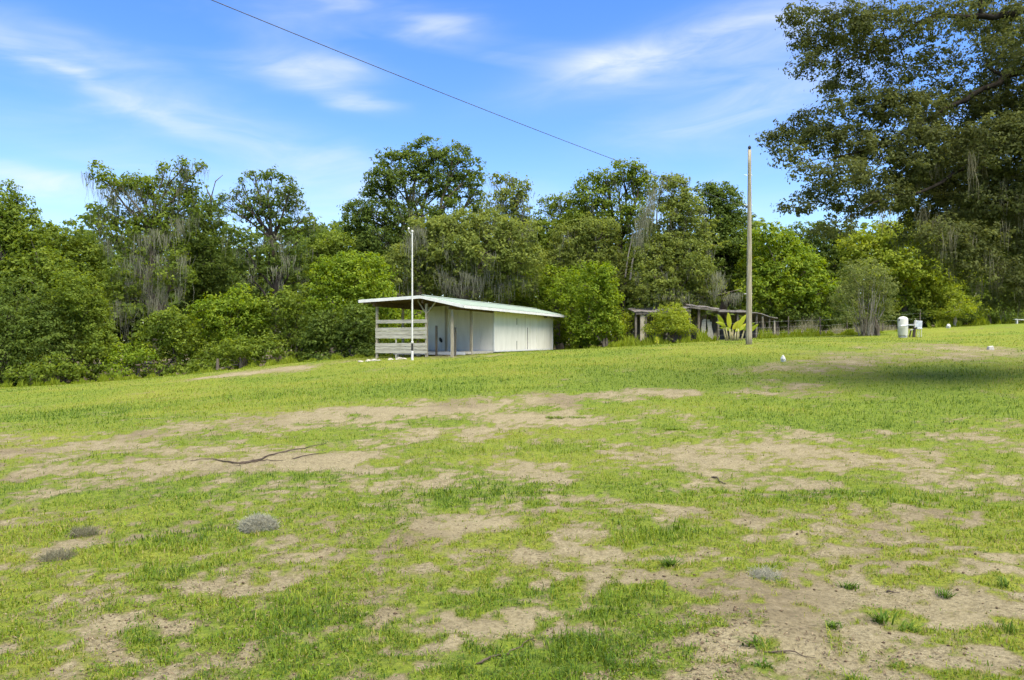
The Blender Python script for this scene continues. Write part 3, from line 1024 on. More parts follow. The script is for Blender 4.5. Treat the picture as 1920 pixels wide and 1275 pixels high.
# ------------------------------------------------------------------ white mast in front of the shed
q = on_ground(773, 676)
x = (773 - CX) / F * 38.0
mast = thing('mast', (x, 38.0, gz(x, 38.0)), 'thin white metal mast standing in front of the shed porch', 'mast')
MB().lathe([(.062, -.1), (.060, .42), (.05, .44)], n=14).build('base_sleeve', PIPE_W, mast, smooth=False)
MB().lathe([(.050, .42), (.052, .80), (.045, .82)], n=14).build('black_band', BLACK, mast)
MB().lathe([(.06, .80), (.066, .86), (.045, .90)], n=14).build('collar', PIPE_W, mast)
MB().lathe([(.040, .88), (.036, 3.6), (.031, 6.02), (.02, 6.06)], n=14).build('pole', PIPE_W, mast)
MB().lathe([(.045, 6.05), (.055, 6.09), (.045, 6.14), (.01, 6.16)], n=12).build('cap', PIPE_W, mast)
MB().tube([(-.02, 0, 5.95), (-.14, 0, 6.05), (-.17, 0, 6.18)], [.012, .012, .012], 6).build('bracket', PIPE_W, mast)
MB().lathe([(.01, 0), (.045, .02), (.05, .06), (.03, .10), (.01, .11)], (-.17, 0, 6.17), n=12).build('pulley', PIPE_W, mast)

# ------------------------------------------------------------------ utility pole and cable
x = (1404 - CX) / F * 38.0
zb = gz(x, 38.0)
up_ = thing('utility_pole', (x, 38.0, zb), 'bare weathered grey-brown wooden utility pole with small cap insulator', 'utility pole')
ztop = CAM_H + (CY - 281) * 38 / F - zb
P = np.array([(math.sin(t * 2.2) * .018 + .02 * t, 0, -.3 + t * (ztop + .3)) for t in np.linspace(0, 1, 14)])
mb = MB(); mb.tube(P, np.linspace(.150, .074, 14) * (1 + .03 * np.sin(np.arange(14) * 2.1)), 16)
mb.build('shaft', POLEW, up_, smooth=True)
MB().lathe([(.045, -.02), (.05, .05), (.075, .07), (.075, .13), (.05, .17), (.03, .2)], (P[-1][0], 0, ztop), 12).build('insulator', BLACK, up_)
for k_, z in enumerate((ztop - 1.2, ztop - 2.6, 2.4)):
    MB().tube([(-.22, -.02, z), (-.05, -.02, z), (.16, -.02, z)], .012, 6).build('bolt', STEEL, up_)
zc = CAM_H + (CY - 388) * 37.9 / F
MB().lathe([(.03, -.05), (.05, -.02), (.05, .02), (.03, .05)], (-.14, -.08, zc - zb), 10).build('wire_clamp', BLACK, up_)
A = np.array([x - .16, 37.92, zc]); Bq = world_at(-20, -230, 14.0)
Bq = A + (Bq - A) * 1.75
t = np.linspace(0, 1, 40)[:, None]
P = A + (Bq - A) * t; P[:, 2] -= (.55 * 4 * t * (1 - t))[:, 0]
# keep the observed crossing at the top of the frame while sagging
V_, Q_ = tube_arr(P, .010, 6)
cab = link('overhead_cable', big_mesh('overhead_cable', V_, Q_, WIRE, None, True))
tag(cab, 'black overhead cable sagging across the sky to the utility pole', 'cable')

# ------------------------------------------------------------------ water tank and pump post
x = (1693 - CX) / F * 48.0
tk = thing('pressure_tank', (x, 48.0, gz(x, 48.0)), 'upright cream pressure tank with domed top standing in the grass', 'tank')
MB().lathe([(.25, -.05), (.25, .12), (.265, .13)], n=28).build('skirt', TANKG, tk)
MB().lathe([(.27, .12), (.285, .15), (.288, .60), (.292, .62), (.288, .64), (.285, 1.08), (.27, 1.15), (.22, 1.21), (.14, 1.25), (.05, 1.265), (.01, 1.27)], n=32).build('shell', TANK, tk, smooth=True)
MB().box((-.27, -.10, 1.06), (.08, .07, .10)).build('valve', BLACK, tk, bevel=.01)
MB().box((.05, -.285, .14), (.06, .06, .06)).build('drain_fitting', PIPE_W, tk, bevel=.01)
x2 = (1714 - CX) / F * 47.9
pp = thing('pump_post', (x2, 47.9, gz(x2, 47.9)), 'dark wooden post carrying grey control box and pipes beside cream tank', 'pump controls')
MB().bar((-.03, 0, -.1), (.03, 0, .62), .13, .12, up=(0, 1, 0)).build('post', BARK_D, pp)
MB().bar((-.28, .05, -.1), (-.16, .05, .42), .06, .06, up=(0, 1, 0)).build('stake', BARK_D, pp)
MB().box((.26, -.02, .76), (.36, .14, .40), M=Matrix.Rotation(.08, 4, 'Y')).build('control_box', STEEL, pp, bevel=.015)
MB().box((.04, -.02, .78), (.05, .18, .46), M=Matrix.Rotation(.12, 4, 'Y')).build('box_bracket', PIPE_W, pp)
MB().box((.26, -.06, .50), (.30, .20, .10)).build('junction_box', STEEL, pp, bevel=.02)
MB().tube([(-.95, -.31, .66), (-.70, -.33, .66), (-.4, -.12, .70), (.1, -.04, .70)], .028, 8).build('feed_pipe', STEEL, pp, smooth=True)
MB().tube([(-1.05, -.30, .63), (-.9, -.36, .645), (-.7, -.33, .66)], [.02, .055, .04], 8).build('pipe_fitting', STEEL, pp, smooth=True)
MB().bar((-.25, 0, .40), (.12, 0, .48), .05, .04).build('brace', STEEL, pp)
for xx in (.20, .30, .42):
    MB().tube([(xx, -.05, -.1), (xx, -.05, .48)], .014, 6).build('riser_pipe', PIPE_W if xx != .3 else STEEL, pp)

# ------------------------------------------------------------------ small things on the field
def rock(name, loc, size, label, cat, mat, seed, group=None, rough=.22, flat=.7):
    g = np.random.default_rng(seed)
    import bmesh
    bm = bmesh.new()
    bmesh.ops.create_icosphere(bm, subdivisions=3, radius=1)
    ax = unit(g.normal(size=(9, 3))); of = g.uniform(.55, .95, 9)
    for v in bm.verts:
        p_ = np.array(v.co)
        for a_, o_ in zip(ax, of):
            e = p_ @ a_ - o_
            if e > 0:
                p_ = p_ - a_ * e * .9
        p_ = p_ * (1 + g.normal() * rough * .12)
        v.co = Vector(p_ * np.array(size) * np.array([1, 1, flat]))
    me = bpy.data.meshes.new(name)
    bm.to_mesh(me); bm.free()
    me.materials.append(mat)
    o = link(name, me, None, tuple(loc))
    o.rotation_euler = (0, 0, g.uniform(0, 6))
    return tag(o, label, cat, group)


for k_, (px, py, s, lb) in enumerate([(677, 679, .20, 'leftmost pale rubble stone below the left porch post'), (690, 677, .24, 'larger pale rubble stone second from the left below the porch'),
                                      (703, 678, .22, 'pale rubble stone right under the left porch post'), (712, 678, .13, 'smallest pale rubble stone right of the left porch post'),
                                      (733, 676, .22, 'pale rubble stone below the middle of the slat boards'), (749, 676, .24, 'pale rubble stone just left of the white mast foot'), (757, 674, .17, 'rightmost small pale rubble stone beside the white mast')]):
    d_ = 39.5
    x = (px - CX) / F * d_
    rock('rubble_stone', (x, d_, gz(x, d_) - .02), (s, s * .8, s * .8), lb, 'stone', STONE, 40 + k_, 'pale stones in front of the porch')
q = on_ground(1469, 678)
rock('paper_scrap', (q[0], q[1], q[2] + .09), (.10, .09, .16), 'small crumpled white scrap lying in the grass right of the pole', 'scrap', PAPER, 61, None, .9, 1.0)
q = on_ground(1857, 656)
blk = MB()
blk.add([(-.12, -.10, -.05), (.13, -.10, -.05), (.13, .11, -.05), (-.12, .11, -.05), (-.10, -.08, .15), (.09, -.08, .18), (.09, .08, .18), (-.10, .08, .15)],
        [(0, 3, 2, 1), (4, 5, 6, 7), (0, 1, 5, 4), (1, 2, 6, 5), (2, 3, 7, 6), (3, 0, 4, 7)])
tag(blk.build('concrete_block', CONC, None, tuple(q), bevel=.03), 'small pale concrete block on bare track under the overhanging oak', 'concrete block')
q = on_ground(1778, 613)
x = (1778 - CX) / F * 56
rock('white_bucket', (x, 56, gz(x, 56) + .12), (.14, .14, .2), 'tiny white container at the field edge right of the cream tank', 'container', PAPER, 63, None, .1, 1.0)
x = (1918 - CX) / F * 58
wb_ = MB().box((0, 0, .28), (1.3, .25, .05), M=Matrix.Rotation(.06, 4, 'Y'))
wb_.box((-.45, 0, .12), (.08, .2, .30)); wb_.box((.45, 0, .12), (.08, .2, .30))
tag(wb_.build('white_bench', PAPER, None, (x, 58, gz(x, 58))), 'low white plank seat at the right edge beyond the oak', 'bench')


def stick(label, pieces, rr):
    o0 = on_ground(*pieces[0][0])
    root = thing('fallen_branch', o0, label, 'branch')
    for pi, pts in enumerate(pieces):
        W3 = [on_ground(*p_) for p_ in pts]
        W3 = np.array(W3)
        tt = np.linspace(0, len(W3) - 1, (len(W3) - 1) * 5 + 1)
        P = np.stack([np.interp(tt, np.arange(len(W3)), W3[:, c]) for c in range(3)], 1)
        P[:, 2] = ground_z(P[:, 0], P[:, 1]) + rr[pi] * .8 + .010 * np.abs(np.sin(tt * 2.1))
        P[1:-1, :2] += rng.normal(size=(len(P) - 2, 2)) * .008
        V_, Q_ = tube_arr(P - o0, np.linspace(rr[pi], rr[pi] * .3, len(P)) * np.where(np.arange(len(P)) == 0, .4, 1), 7)
        link('limb' if pi == 0 else 'side_twig', big_mesh('limb', V_, Q_, STICK, None, True), root)


stick('long dark forked dead branch lying on the bare sandy band at left', [[(445, 874), (480, 868), (520, 856), (560, 845), (612, 836)], [(470, 873), (430, 868), (395, 863), (357, 865)],
      [(462, 873), (500, 868), (531, 866)], [(462, 873), (450, 876), (441, 881)]], [.015, .013, .010, .008])
stick('short dark stick just right of the long forked branch', [[(548, 863), (580, 857), (612, 849)]], [.010])
stick('short dark stick on sand in the middle right of the field', [[(1334, 894), (1348, 899), (1361, 907)]], [.012])
stick('thin bent stick among grass at the bottom centre', [[(893, 1250), (930, 1232), (965, 1212), (1003, 1194)]], [.007])
stick('thin dark twig on sand at bottom right near small tuft', [[(1440, 1230), (1490, 1239), (1530, 1244)]], [.005])
stick('tiny dark stick on pale sand in the lower right', [[(1662, 1109), (1672, 1111), (1686, 1114)]], [.007])


def moss_heap(px, py, sx, sy, sz, label, seed, mat=None, n=2600):
    g = np.random.default_rng(seed)
    q = on_ground(px, py)
    d = unit(g.normal(size=(n, 3))); d[:, 2] = np.abs(d[:, 2])
    C = d * np.where(g.random((n, 1)) < .06, g.uniform(1, 1.25, (n, 1)), g.uniform(.5, 1.0, (n, 1))) * np.array([sx, sy, sz])
    C[:, :2] *= (.75 + .5 * fbm(d[:, 0] * 1.3 + seed, d[:, 1] * 1.3, .5, 2))[:, None]
    C[:, 2] *= .45 + 1.1 * fbm(C[:, 0] + seed, C[:, 1], .07, 2)
    T = unit(np.cross(d, g.normal(size=(n, 3))) + g.normal(size=(n, 3)) * .35)
    B = unit(np.cross(T, d + g.normal(size=(n, 3)) * .6))
    L = .040; w = .0011
    t_ = np.array([-1, -.3, .4, 1])
    curve = g.normal(size=(n, 1, 3)) * .5
    P = C[:, None, :] + T[:, None, :] * (t_[None, :, None] * L) + curve * (L * (t_ ** 2)[None, :, None])
    V_ = np.concatenate([P - B[:, None, :] * w, P + B[:, None, :] * w], 1).reshape(-1, 3)
    b0 = np.arange(n)[:, None] * 8
    Q_ = np.concatenate([b0 + np.array([[a_, a_ + 1, a_ + 5, a_ + 4]]) for a_ in range(3)])
    me = big_mesh('moss_clump', V_, Q_, mat or MOSS_HEAP, {'rnd': np.repeat(np.clip(.62 + .2 * g.normal(size=n), 0, 1), 8)})
    tag(link('moss_clump', me, None, tuple(q)), label, 'moss')


moss_heap(485, 992, .135, .09, .07, 'rounded grey clump of fallen moss lying in the grass', 71, n=12000)
moss_heap(158, 1003, .11, .09, .012, 'flat dark grey mat of moss on bare soil at far left', 72, MOSS_BROWN, 1600)
moss_heap(110, 1050, .12, .09, .014, 'dull brown moss mat nearest the left frame edge', 73, MOSS_BROWN, 1600)
moss_heap(1435, 1083, .10, .09, .012, 'thin pale grey moss scrap on sand at lower right', 74, None, 900)


def tuft(px, py, n, L, w, label, seed, lean=(0, 0), spread=.9, tone=.12):
    g = np.random.default_rng(seed)
    q = on_ground(px, py)
    ar = Arr()
    for _ in range(n):
        a_ = g.uniform(0, 2 * math.pi); le = L * g.uniform(.45, 1.1)
        D_ = np.array([math.cos(a_) * spread + lean[0], math.sin(a_) * spread + lean[1], 0])
        b = np.array([g.normal() * .022 * (5 if n > 100 else 1), g.normal() * .022 * (3 if n > 100 else 1), -.01])
        t_ = np.linspace(0, 1, 5)[:, None]
        P = b + D_ * le * (t_ ** 1.4) * .75 + np.array([0, 0, 1]) * le * (t_ - .42 * t_ ** 2.2)
        s_ = unit(np.cross(D_, [0, 0, 1.0])) * w * g.uniform(.6, 1.2)
        ww = np.array([.6, 1, .9, .6, .08])[:, None]
        V_ = np.concatenate([P - s_ * ww, P + s_ * ww])
        i_ = np.arange(4)
        ar.add(V_, np.stack([i_, i_ + 1, i_ + 6, i_ + 5], 1), np.full(10, np.clip(tone + .08 * g.normal(), 0, .5)))
    tag(link('grass_tuft', ar.mesh('grass_tuft', GRASS), None, tuple(q)), label, 'grass tuft', 'single grass tufts in the foreground')


tuft(1655, 1168, 34, .15, .0055, 'large leaning tuft of broad green blades alone on sand, lower right', 81, (-.35, .1))
tuft(1700, 1176, 30, .09, .004, 'low dark green tuft just right of the large leaning tuft', 82, (.4, 0))
tuft(1415, 1222, 14, .10, .006, 'small tuft of broad blades leaning left near the bottom edge', 83, (-.7, .1))
tuft(1432, 1262, 34, .06, .004, 'small round low tuft on sand at the bottom edge', 84)
tuft(1890, 1185, 16, .15, .0045, 'tall narrow upright tuft near the right frame edge', 85, spread=.3)
tuft(1590, 1098, 60, .09, .004, 'dense bright green round tuft on sand, centre right', 86)
tuft(1255, 1062, 60, .12, .0045, 'wide spreading tuft of long pale blades in centre right foreground', 87, spread=1.1)
tuft(1770, 1122, 40, .10, .004, 'bushy weed tuft on sand above the large leaning tuft', 88)
tuft(1880, 1105, 24, .14, .004, 'thin tall tuft near right edge in the middle distance', 89, spread=.5)
tuft(1560, 1180, 60, .07, .004, 'low spreading tuft left of the large leaning tuft', 90)
tuft(1040, 785, 110, .09, .006, 'dark green weedy tuft on the pale sandy band, image centre', 91, spread=1.6, tone=.32)
tuft(1080, 784, 110, .08, .006, 'dark green weedy tuft right beside the one at image centre', 92, spread=1.6, tone=.32)
tuft(1262, 806, 110, .09, .006, 'long low weedy tuft right of the image centre', 93, spread=1.8, tone=.32)

# ------------------------------------------------------------------ old shack, wire fence
D = 57.0
def sx(px, d_=D):
    return (px - CX) / F * d_
def szz(py, d_=D):
    return CAM_H + (CY - py) / F * d_
zs0 = gz(sx(1320), D)
shk = thing('old_shack', (sx(1320), D, zs0), 'collapsing dark plank shack with low tin roofs behind the round bush', 'shack')
def L3(px, py, dd=0.0):
    return (sx(px) - sx(1320), dd, szz(py) - zs0)
def sheet(px0, py0, px1, py1, dep, tilt, name='roof_sheet', mat=TIN):
    n_ = max(4, int(abs(px1 - px0) / 1.4))
    Vr, Fr = [], []
    for a_ in range(n_ + 1):
        u = a_ / n_
        p0 = L3(px0 + (px1 - px0) * u, py0 + (py1 - py0) * u, -1.0)
        zo = .018 * (1 if a_ % 2 else -1) + .03 * math.sin(u * 7)
        for dd, zz_ in ((0, 0), (dep, tilt)):
            for th in (0, -.05):
                Vr.append((p0[0], p0[1] + dd, p0[2] + zz_ + zo + th))
    for a_ in range(n_):
        b = a_ * 4
        Fr += [(b, b + 4, b + 6, b + 2), (b + 1, b + 3, b + 7, b + 5), (b, b + 1, b + 5, b + 4), (b + 2, b + 6, b + 7, b + 3)]
    Fr += [(0, 2, 3, 1), (n_ * 4, n_ * 4 + 1, n_ * 4 + 3, n_ * 4 + 2)]
    MB().add(Vr, Fr).build(name, mat, shk)
sheet(1186, 585, 1232, 584, 3.4, .35); sheet(1230, 583, 1290, 577, 3.4, .35)
sheet(1286, 573, 1316, 576, 3.6, .3); sheet(1315, 576, 1342, 580, 3.6, .3)
sheet(1341, 582, 1378, 583, 3.0, -.05); sheet(1377, 582, 1412, 587, 3.0, -.05); sheet(1411, 587, 1450, 597, 2.6, -.2)
MB().bar(L3(1340, 584, -1.05), L3(1402, 585, -1.05), .05, .14).build('eave_board', TIN, shk)
MB().bar(L3(1288, 577, -1.05), L3(1342, 583, -1.05), .06, .14).build('eave_beam', SHACK, shk)
MB().bar(L3(1188, 589, -.9), L3(1290, 583, -.9), .08, .16).build('eave_beam', SHACK, shk)
for px, w_, top, m_ in ((1189, .14, 588, SHACK), (1201, .30, 588, W_POST), (1208, .12, 588, SHACK), (1246, .13, 584, SHACK), (1289, .14, 577, SHACK), (1305, .16, 580, BARK), (1341, .15, 585, SHACK),
                    (1378, .12, 586, SHACK), (1412, .12, 590, SHACK), (1424, .10, 593, W_POST), (1436, .1, 596, SHACK), (1446, .1, 600, W_POST)):
    a_ = L3(px, 660, -.75)
    zg = gz(sx(px), D - .75) - zs0 - .1
    MB().bar((a_[0], a_[1], zg), L3(px + random.uniform(-1, 1), top, -.75), w_, .14, up=(0, 1, 0)).build('post', m_, shk)
for px in np.arange(1188, 1450, 4.3):
    a_ = L3(px, 640, 1.6)
    zg = gz(sx(px), D + 1.6) - zs0 - .05
    zt = szz(590 + random.uniform(-2, 6) + max(0, px - 1400) * .2) - zs0
    MB().bar((a_[0], a_[1], zg), (a_[0] + random.uniform(-.05, .05), a_[1], zt), .17, .03, up=(0, 1, 0)).build('wall_plank', SHACK, shk)
for px, lean in ((1312, .25), (1318, .1), (1324, .3), (1330, -.1), (1336, -.25)):
    a_ = L3(px, 640, -.3)
    zg = gz(sx(px), D - .3) - zs0 - .05
    MB().bar((a_[0], a_[1], zg), (a_[0] + lean, a_[1] + .2, zg + random.uniform(1.2, 1.7)), .19, .03, up=(0, 1, 0)).build('leaning_plank', W_GREY, shk)

fx = [(1345, 51), (1430, 53), (1478, 53.5), (1538, 54.5), (1588, 55.5), (1655, 57), (1725, 58.5), (1812, 59.5), (1880, 60)]
f0 = np.array([sx(*fx[0]), fx[0][1], 0]); f0[2] = gz(f0[0], f0[1])
fen = thing('wire_fence', f0, 'wire fence with thin grey wooden posts along the field edge', 'fence')
tops = []
for k_, (px, d_) in enumerate(fx):
    x = sx(px, d_); zg = gz(x, d_)
    h_ = 1.25 + random.uniform(-.12, .15)
    b = np.array([x, d_, zg]) - f0
    MB().tube([b + [0, 0, -.2], b + [.01, 0, h_ * .5], b + [random.uniform(-.05, .05), 0, h_]], [.05, .045, .04], 7).build('post', BARK, fen)
    tops.append(b)
for hh in (.35, .7, 1.08):
    P = np.array([b + [0, -.06, hh] for b in tops])
    MB().tube(P, .003, 4).build('wire', TANKG, fen)

# ------------------------------------------------------------------ trees
SH = dict(leaf=(.17, .11), clump=.35, per=25)
make_tree('broadleaf_tree', 'dense green tree cut off by the left frame edge', (5, 53), [(-60, 430, 80, 70), (-5, 395, 50, 48), (40, 425, 44, 45), (8, 470, 80, 55), (70, 500, 60, 45),
          (-50, 540, 90, 70), (30, 570, 90, 70), (95, 570, 60, 60)], 'mid', seed=1, r=.3, dens=1.25)
make_tree('broadleaf_tree', 'low rounded tree just right of the left edge tree', (135, 62), [(130, 450, 46, 32), (165, 475, 36, 32), (95, 465, 36, 34), (140, 510, 60, 45), (180, 540, 50, 50), (130, 580, 60, 55)], 'mid', seed=2, dens=1.15)
make_tree('mossy_tree', 'tall ragged moss-draped tree with leafy tips reaching left', (296, 56), [(183, 322, 20, 15, .9), (212, 345, 30, 18, .8), (250, 345, 36, 20, .9), (290, 355, 36, 24, 1), (235, 385, 32, 24, .6), (345, 308, 11, 13, .7),
          (310, 318, 9, 16, .6), (345, 345, 28, 24, .9), (345, 385, 36, 36, .9), (298, 405, 34, 36, .9), (262, 440, 40, 40, .7), (320, 450, 40, 42, .7), (205, 430, 26, 34, .8), (190, 400, 14, 22, .8),
          (265, 510, 50, 46, .55), (325, 520, 40, 50, .55), (230, 560, 50, 40, .6), (378, 312, 8, 6, .5)], 'mid', seed=3, r=.27, moss=1.5, moss_len=(.8, 2.8), bark=BARK, fork=.68,
          moss_pts=[(270, 440), (290, 430), (310, 440), (330, 420), (300, 480), (280, 500), (255, 480), (320, 500), (345, 480), (340, 410), (305, 550), (285, 560)] * 2, depth=.8)
make_tree('broadleaf_tree', 'dense dark tree with bare dead spike right of the ragged mossy tree', (385, 60), [(372, 395, 34, 28), (395, 425, 36, 38), (365, 450, 40, 45), (400, 490, 44, 45), (370, 520, 50, 50), (400, 560, 50, 50)], 'dark', seed=4, dens=1.2,
          bare=[[(394, 420), (396, 370), (404, 340), (418, 328)], [(396, 372), (390, 360), (386, 350)]])
make_tree('mossy_tree', 'dark open-crowned tree with bare lower trunk above bright bushes', (515, 57), [(478, 330, 16, 12, .8), (510, 335, 26, 16, .9), (545, 350, 18, 16, .9), (455, 350, 9, 14, .6), (440, 368, 12, 15, .7), (500, 365, 26, 20, .8), (545, 378, 26, 22, .9),
          (475, 390, 36, 24, 1), (520, 408, 42, 26, 1), (578, 408, 13, 13, .8), (585, 425, 10, 12, .7), (420, 385, 14, 18, .7), (455, 455, 34, 30, .8), (560, 450, 26, 34, .7), (500, 470, 36, 40, .55), (545, 510, 36, 40, .6), (470, 520, 34, 36, .55)],
          'dark', seed=5, r=.27, moss=.8, bark=BARK_D, fork=.66, moss_pts=[(520, 440), (530, 460), (505, 450), (515, 500), (540, 480)] * 2)
make_tree('broadleaf_tree', 'small light tree in the gap left of the big round oak', (622, 64), [(615, 450, 24, 20), (640, 460, 24, 26), (595, 470, 26, 24), (620, 495, 44, 34), (640, 530, 50, 44)], 'mid', seed=6)
make_tree('oak_tree', 'tallest broad round-topped oak behind the shed', (790, 66), [(795, 285, 38, 22), (850, 290, 32, 22), (750, 305, 44, 24), (820, 320, 52, 30), (880, 318, 24, 26, .8), (720, 335, 38, 22), (770, 350, 48, 32, .8), (845, 355, 46, 34, .8), (895, 350, 16, 32, .6),
          (705, 362, 30, 20), (672, 398, 30, 24), (715, 400, 44, 28), (780, 405, 50, 32, .9), (850, 410, 46, 34, .8), (900, 395, 22, 26, .6), (665, 440, 28, 34), (720, 450, 54, 40), (800, 460, 60, 44), (690, 500, 44, 44)], 'dark', seed=7, r=.42, moss=.35,
          bark=BARK, fork=.5, dens=1.05, leaf=(.24, .14))
make_tree('mossy_tree', 'thin grey-tipped tree right of the tallest oak', (955, 63), [(922, 335, 13, 10, .8), (952, 342, 20, 16, .9), (980, 352, 20, 16, .9), (950, 372, 26, 20, .9), (925, 385, 26, 22, .7), (975, 385, 20, 24, .8), (950, 415, 36, 28), (985, 430, 30, 30), (940, 450, 44, 36)], 'olive', seed=8, moss=1.0,
          moss_pts=[(985, 425), (975, 430), (995, 430), (990, 420), (980, 440)])
make_tree('oak_tree', 'broad olive moss-hung oak directly behind the shed roof', (860, 58), [(815, 430, 44, 28), (870, 420, 48, 28), (920, 425, 44, 28), (960, 445, 44, 32), (800, 475, 40, 40), (850, 475, 56, 38), (910, 475, 56, 40), (975, 490, 44, 40), (830, 520, 50, 36), (890, 525, 56, 36), (950, 530, 52, 36), (760, 500, 44, 50)], 'olive', seed=9, r=.36, moss=1.0,
          dens=1.1, moss_len=(.5, 2.0), moss_pts=[(780, 425), (775, 432), (785, 440), (770, 445), (790, 430), (765, 450), (800, 450), (850, 520), (870, 510), (885, 515), (840, 525), (860, 530), (900, 520), (830, 510)] * 2)
make_tree('broadleaf_tree', 'feathery pale-topped tree in the middle gap left of high crown', (1050, 64), [(1030, 385, 20, 15, .8), (1060, 378, 26, 18, .8), (1035, 410, 30, 22, .7), (1075, 405, 30, 26, .9), (1020, 440, 36, 30), (1060, 450, 40, 36), (1000, 470, 36, 36)], 'mid', seed=10, moss=.6)
make_tree('oak_tree', 'high-crowned oak with thick forked trunk right of centre', (1165, 63), [(1170, 318, 32, 15), (1135, 335, 26, 18), (1195, 330, 24, 18), (1105, 350, 26, 18), (1165, 350, 36, 24, .9), (1120, 372, 36, 22, .9), (1090, 385, 24, 20, .8), (1205, 360, 22, 28, .8), (1150, 395, 44, 28, .7), (1190, 410, 34, 36, .8), (1090, 420, 40, 30, .9), (1140, 440, 50, 40), (1200, 460, 40, 40)], 'mid', seed=11, r=.34, bark=BARK_D, fork=.6, moss=.5)
make_tree('mossy_tree', 'green tree with long pale moss curtain trailing to a leaning stem', (1250, 60), [(1245, 342, 26, 14), (1268, 345, 24, 16), (1260, 370, 36, 24), (1290, 385, 30, 26), (1255, 405, 36, 30, .8), (1300, 425, 38, 26), (1245, 445, 40, 34, .9), (1310, 455, 34, 28), (1270, 470, 50, 36)], 'olive', seed=12, r=.25, moss=.7,
          moss_pts=[(1228, 345), (1225, 355), (1222, 365), (1220, 375), (1212, 390), (1205, 400), (1203, 410), (1200, 420), (1197, 430), (1195, 440), (1193, 450), (1215, 385), (1208, 405), (1200, 440)] * 2, moss_len=(.7, 2.2),
          bare=[[(1182, 525), (1186, 490), (1196, 450), (1212, 400), (1230, 345)], [(1172, 520), (1178, 480), (1186, 440)]], bark=BARK_P)
make_tree('broadleaf_tree', 'dark dense round tree immediately left of the utility pole', (1350, 64), [(1330, 360, 24, 15), (1355, 358, 26, 16), (1340, 385, 34, 24), (1370, 385, 26, 26), (1335, 415, 44, 34), (1380, 425, 34, 36), (1350, 460, 56, 44), (1395, 470, 40, 40), (1320, 500, 50, 50), (1390, 530, 56, 56)], 'dark', seed=13, r=.3, dens=1.25)
make_tree('oak_tree', 'soft olive oak left of the moss curtain above dense bushes', (1105, 61), [(1095, 425, 40, 22), (1130, 435, 36, 26), (1070, 450, 36, 30), (1110, 465, 50, 32), (1055, 490, 36, 34), (1145, 490, 36, 34), (1100, 505, 50, 36), (1160, 530, 34, 36)], 'olive', seed=14, moss=.5, dens=1.15, leaf=(.19, .115), clump=.38)
make_tree('mossy_tree', 'low spreading olive tree with bare grey mossy branches above the shack', (1255, 58.5), [(1250, 455, 36, 20), (1285, 470, 36, 22), (1225, 480, 36, 26), (1265, 495, 44, 28), (1305, 500, 34, 26), (1225, 520, 40, 34), (1275, 530, 44, 32), (1320, 535, 30, 30), (1240, 555, 50, 30), (1300, 560, 44, 26)], 'olive', seed=15, moss=.9, dens=1.1,
          leaf=(.19, .115), clump=.38, moss_pts=[(1345, 510), (1350, 515), (1340, 520), (1355, 525), (1348, 535), (1370, 552), (1378, 552), (1385, 550), (1365, 558), (1340, 545), (1230, 550), (1250, 555), (1290, 550), (1280, 555)] * 2, moss_len=(.4, 1.3),
          bare=[[(1310, 530), (1335, 520), (1352, 512)], [(1320, 560), (1350, 552), (1390, 542)], [(1335, 522), (1345, 535), (1356, 532)]])
make_tree('broadleaf_tree', 'bright green leafy tree right behind the utility pole', (1455, 60), [(1430, 440, 30, 22), (1460, 455, 36, 26), (1425, 490, 36, 36), (1490, 480, 34, 30), (1460, 510, 50, 36), (1510, 510, 36, 36), (1430, 550, 40, 40), (1490, 560, 50, 40), (1535, 550, 36, 44)], 'bright', seed=16, dens=1.15)
make_tree('broadleaf_tree', 'darker tree between the pole and the grey upright shrub', (1545, 66), [(1500, 440, 32, 20), (1540, 440, 34, 22), (1580, 445, 34, 22), (1520, 480, 44, 32), (1570, 485, 44, 36), (1545, 540, 56, 50)], 'dark', seed=17, dens=1.1)
make_tree('broadleaf_tree', 'broad lime-green tree under the overhanging oak limbs', (1700, 60), [(1610, 470, 44, 36), (1660, 450, 50, 36), (1710, 440, 50, 36), (1760, 455, 50, 40), (1640, 510, 56, 44), (1700, 500, 60, 44), (1760, 510, 56, 50), (1690, 560, 60, 44), (1750, 570, 50, 40)], 'lime', seed=18, dens=1.2)
make_tree('broadleaf_tree', 'shaded green tree at the right edge behind the hanging moss', (1865, 66), [(1810, 450, 50, 40), (1870, 430, 60, 50), (1930, 440, 60, 50), (1830, 520, 60, 50), (1900, 520, 60, 50), (1850, 575, 60, 30), (1960, 560, 60, 50)], 'mid', seed=19, dens=1.1, bark=BARK_P)
make_tree('broadleaf_tree', 'small yellow-green sapling beside thin pale trunk at right edge', (1790, 58), [(1780, 555, 26, 22), (1800, 580, 26, 18), (1835, 575, 18, 18), (1770, 590, 20, 14)], 'lime', seed=20, r=.07, bark=BARK_P, leaf=(.14, .08), clump=.28)

# ------------------------------------------------------------------ shrubs along the wood's edge
GS = 'shrubs along the edge of the wood'
def shrub(label, base, lobes, kind, seed, name='shrub', **kw):
    a = dict(SH); a.update(kw)
    lobes = list(lobes) + [(lb[0], min(lb[1] + lb[3] * 1.0 + 14, float(np.interp(lb[0], [0, 300, 600, 700], [704, 697, 676, 664]))), lb[2] * .9, 16, .8, -.6) for lb in lobes if lb[1] + lb[3] > np.median([q[1] + q[3] for q in lobes]) and lb[0] < 730]
    return make_tree(name, label, base, lobes, kind, seed=seed, cat='shrub', group=GS, r=a.pop('r', .07), stems=a.pop('stems', 4), fork=.35, **a)
shrub('huge dark shrub mass at the left frame edge', (20, 49), [(-40, 610, 70, 60), (30, 590, 70, 60), (90, 600, 50, 55), (0, 660, 80, 45), (80, 655, 60, 45), (-70, 670, 60, 50)], 'dark', 31, dens=1.2)
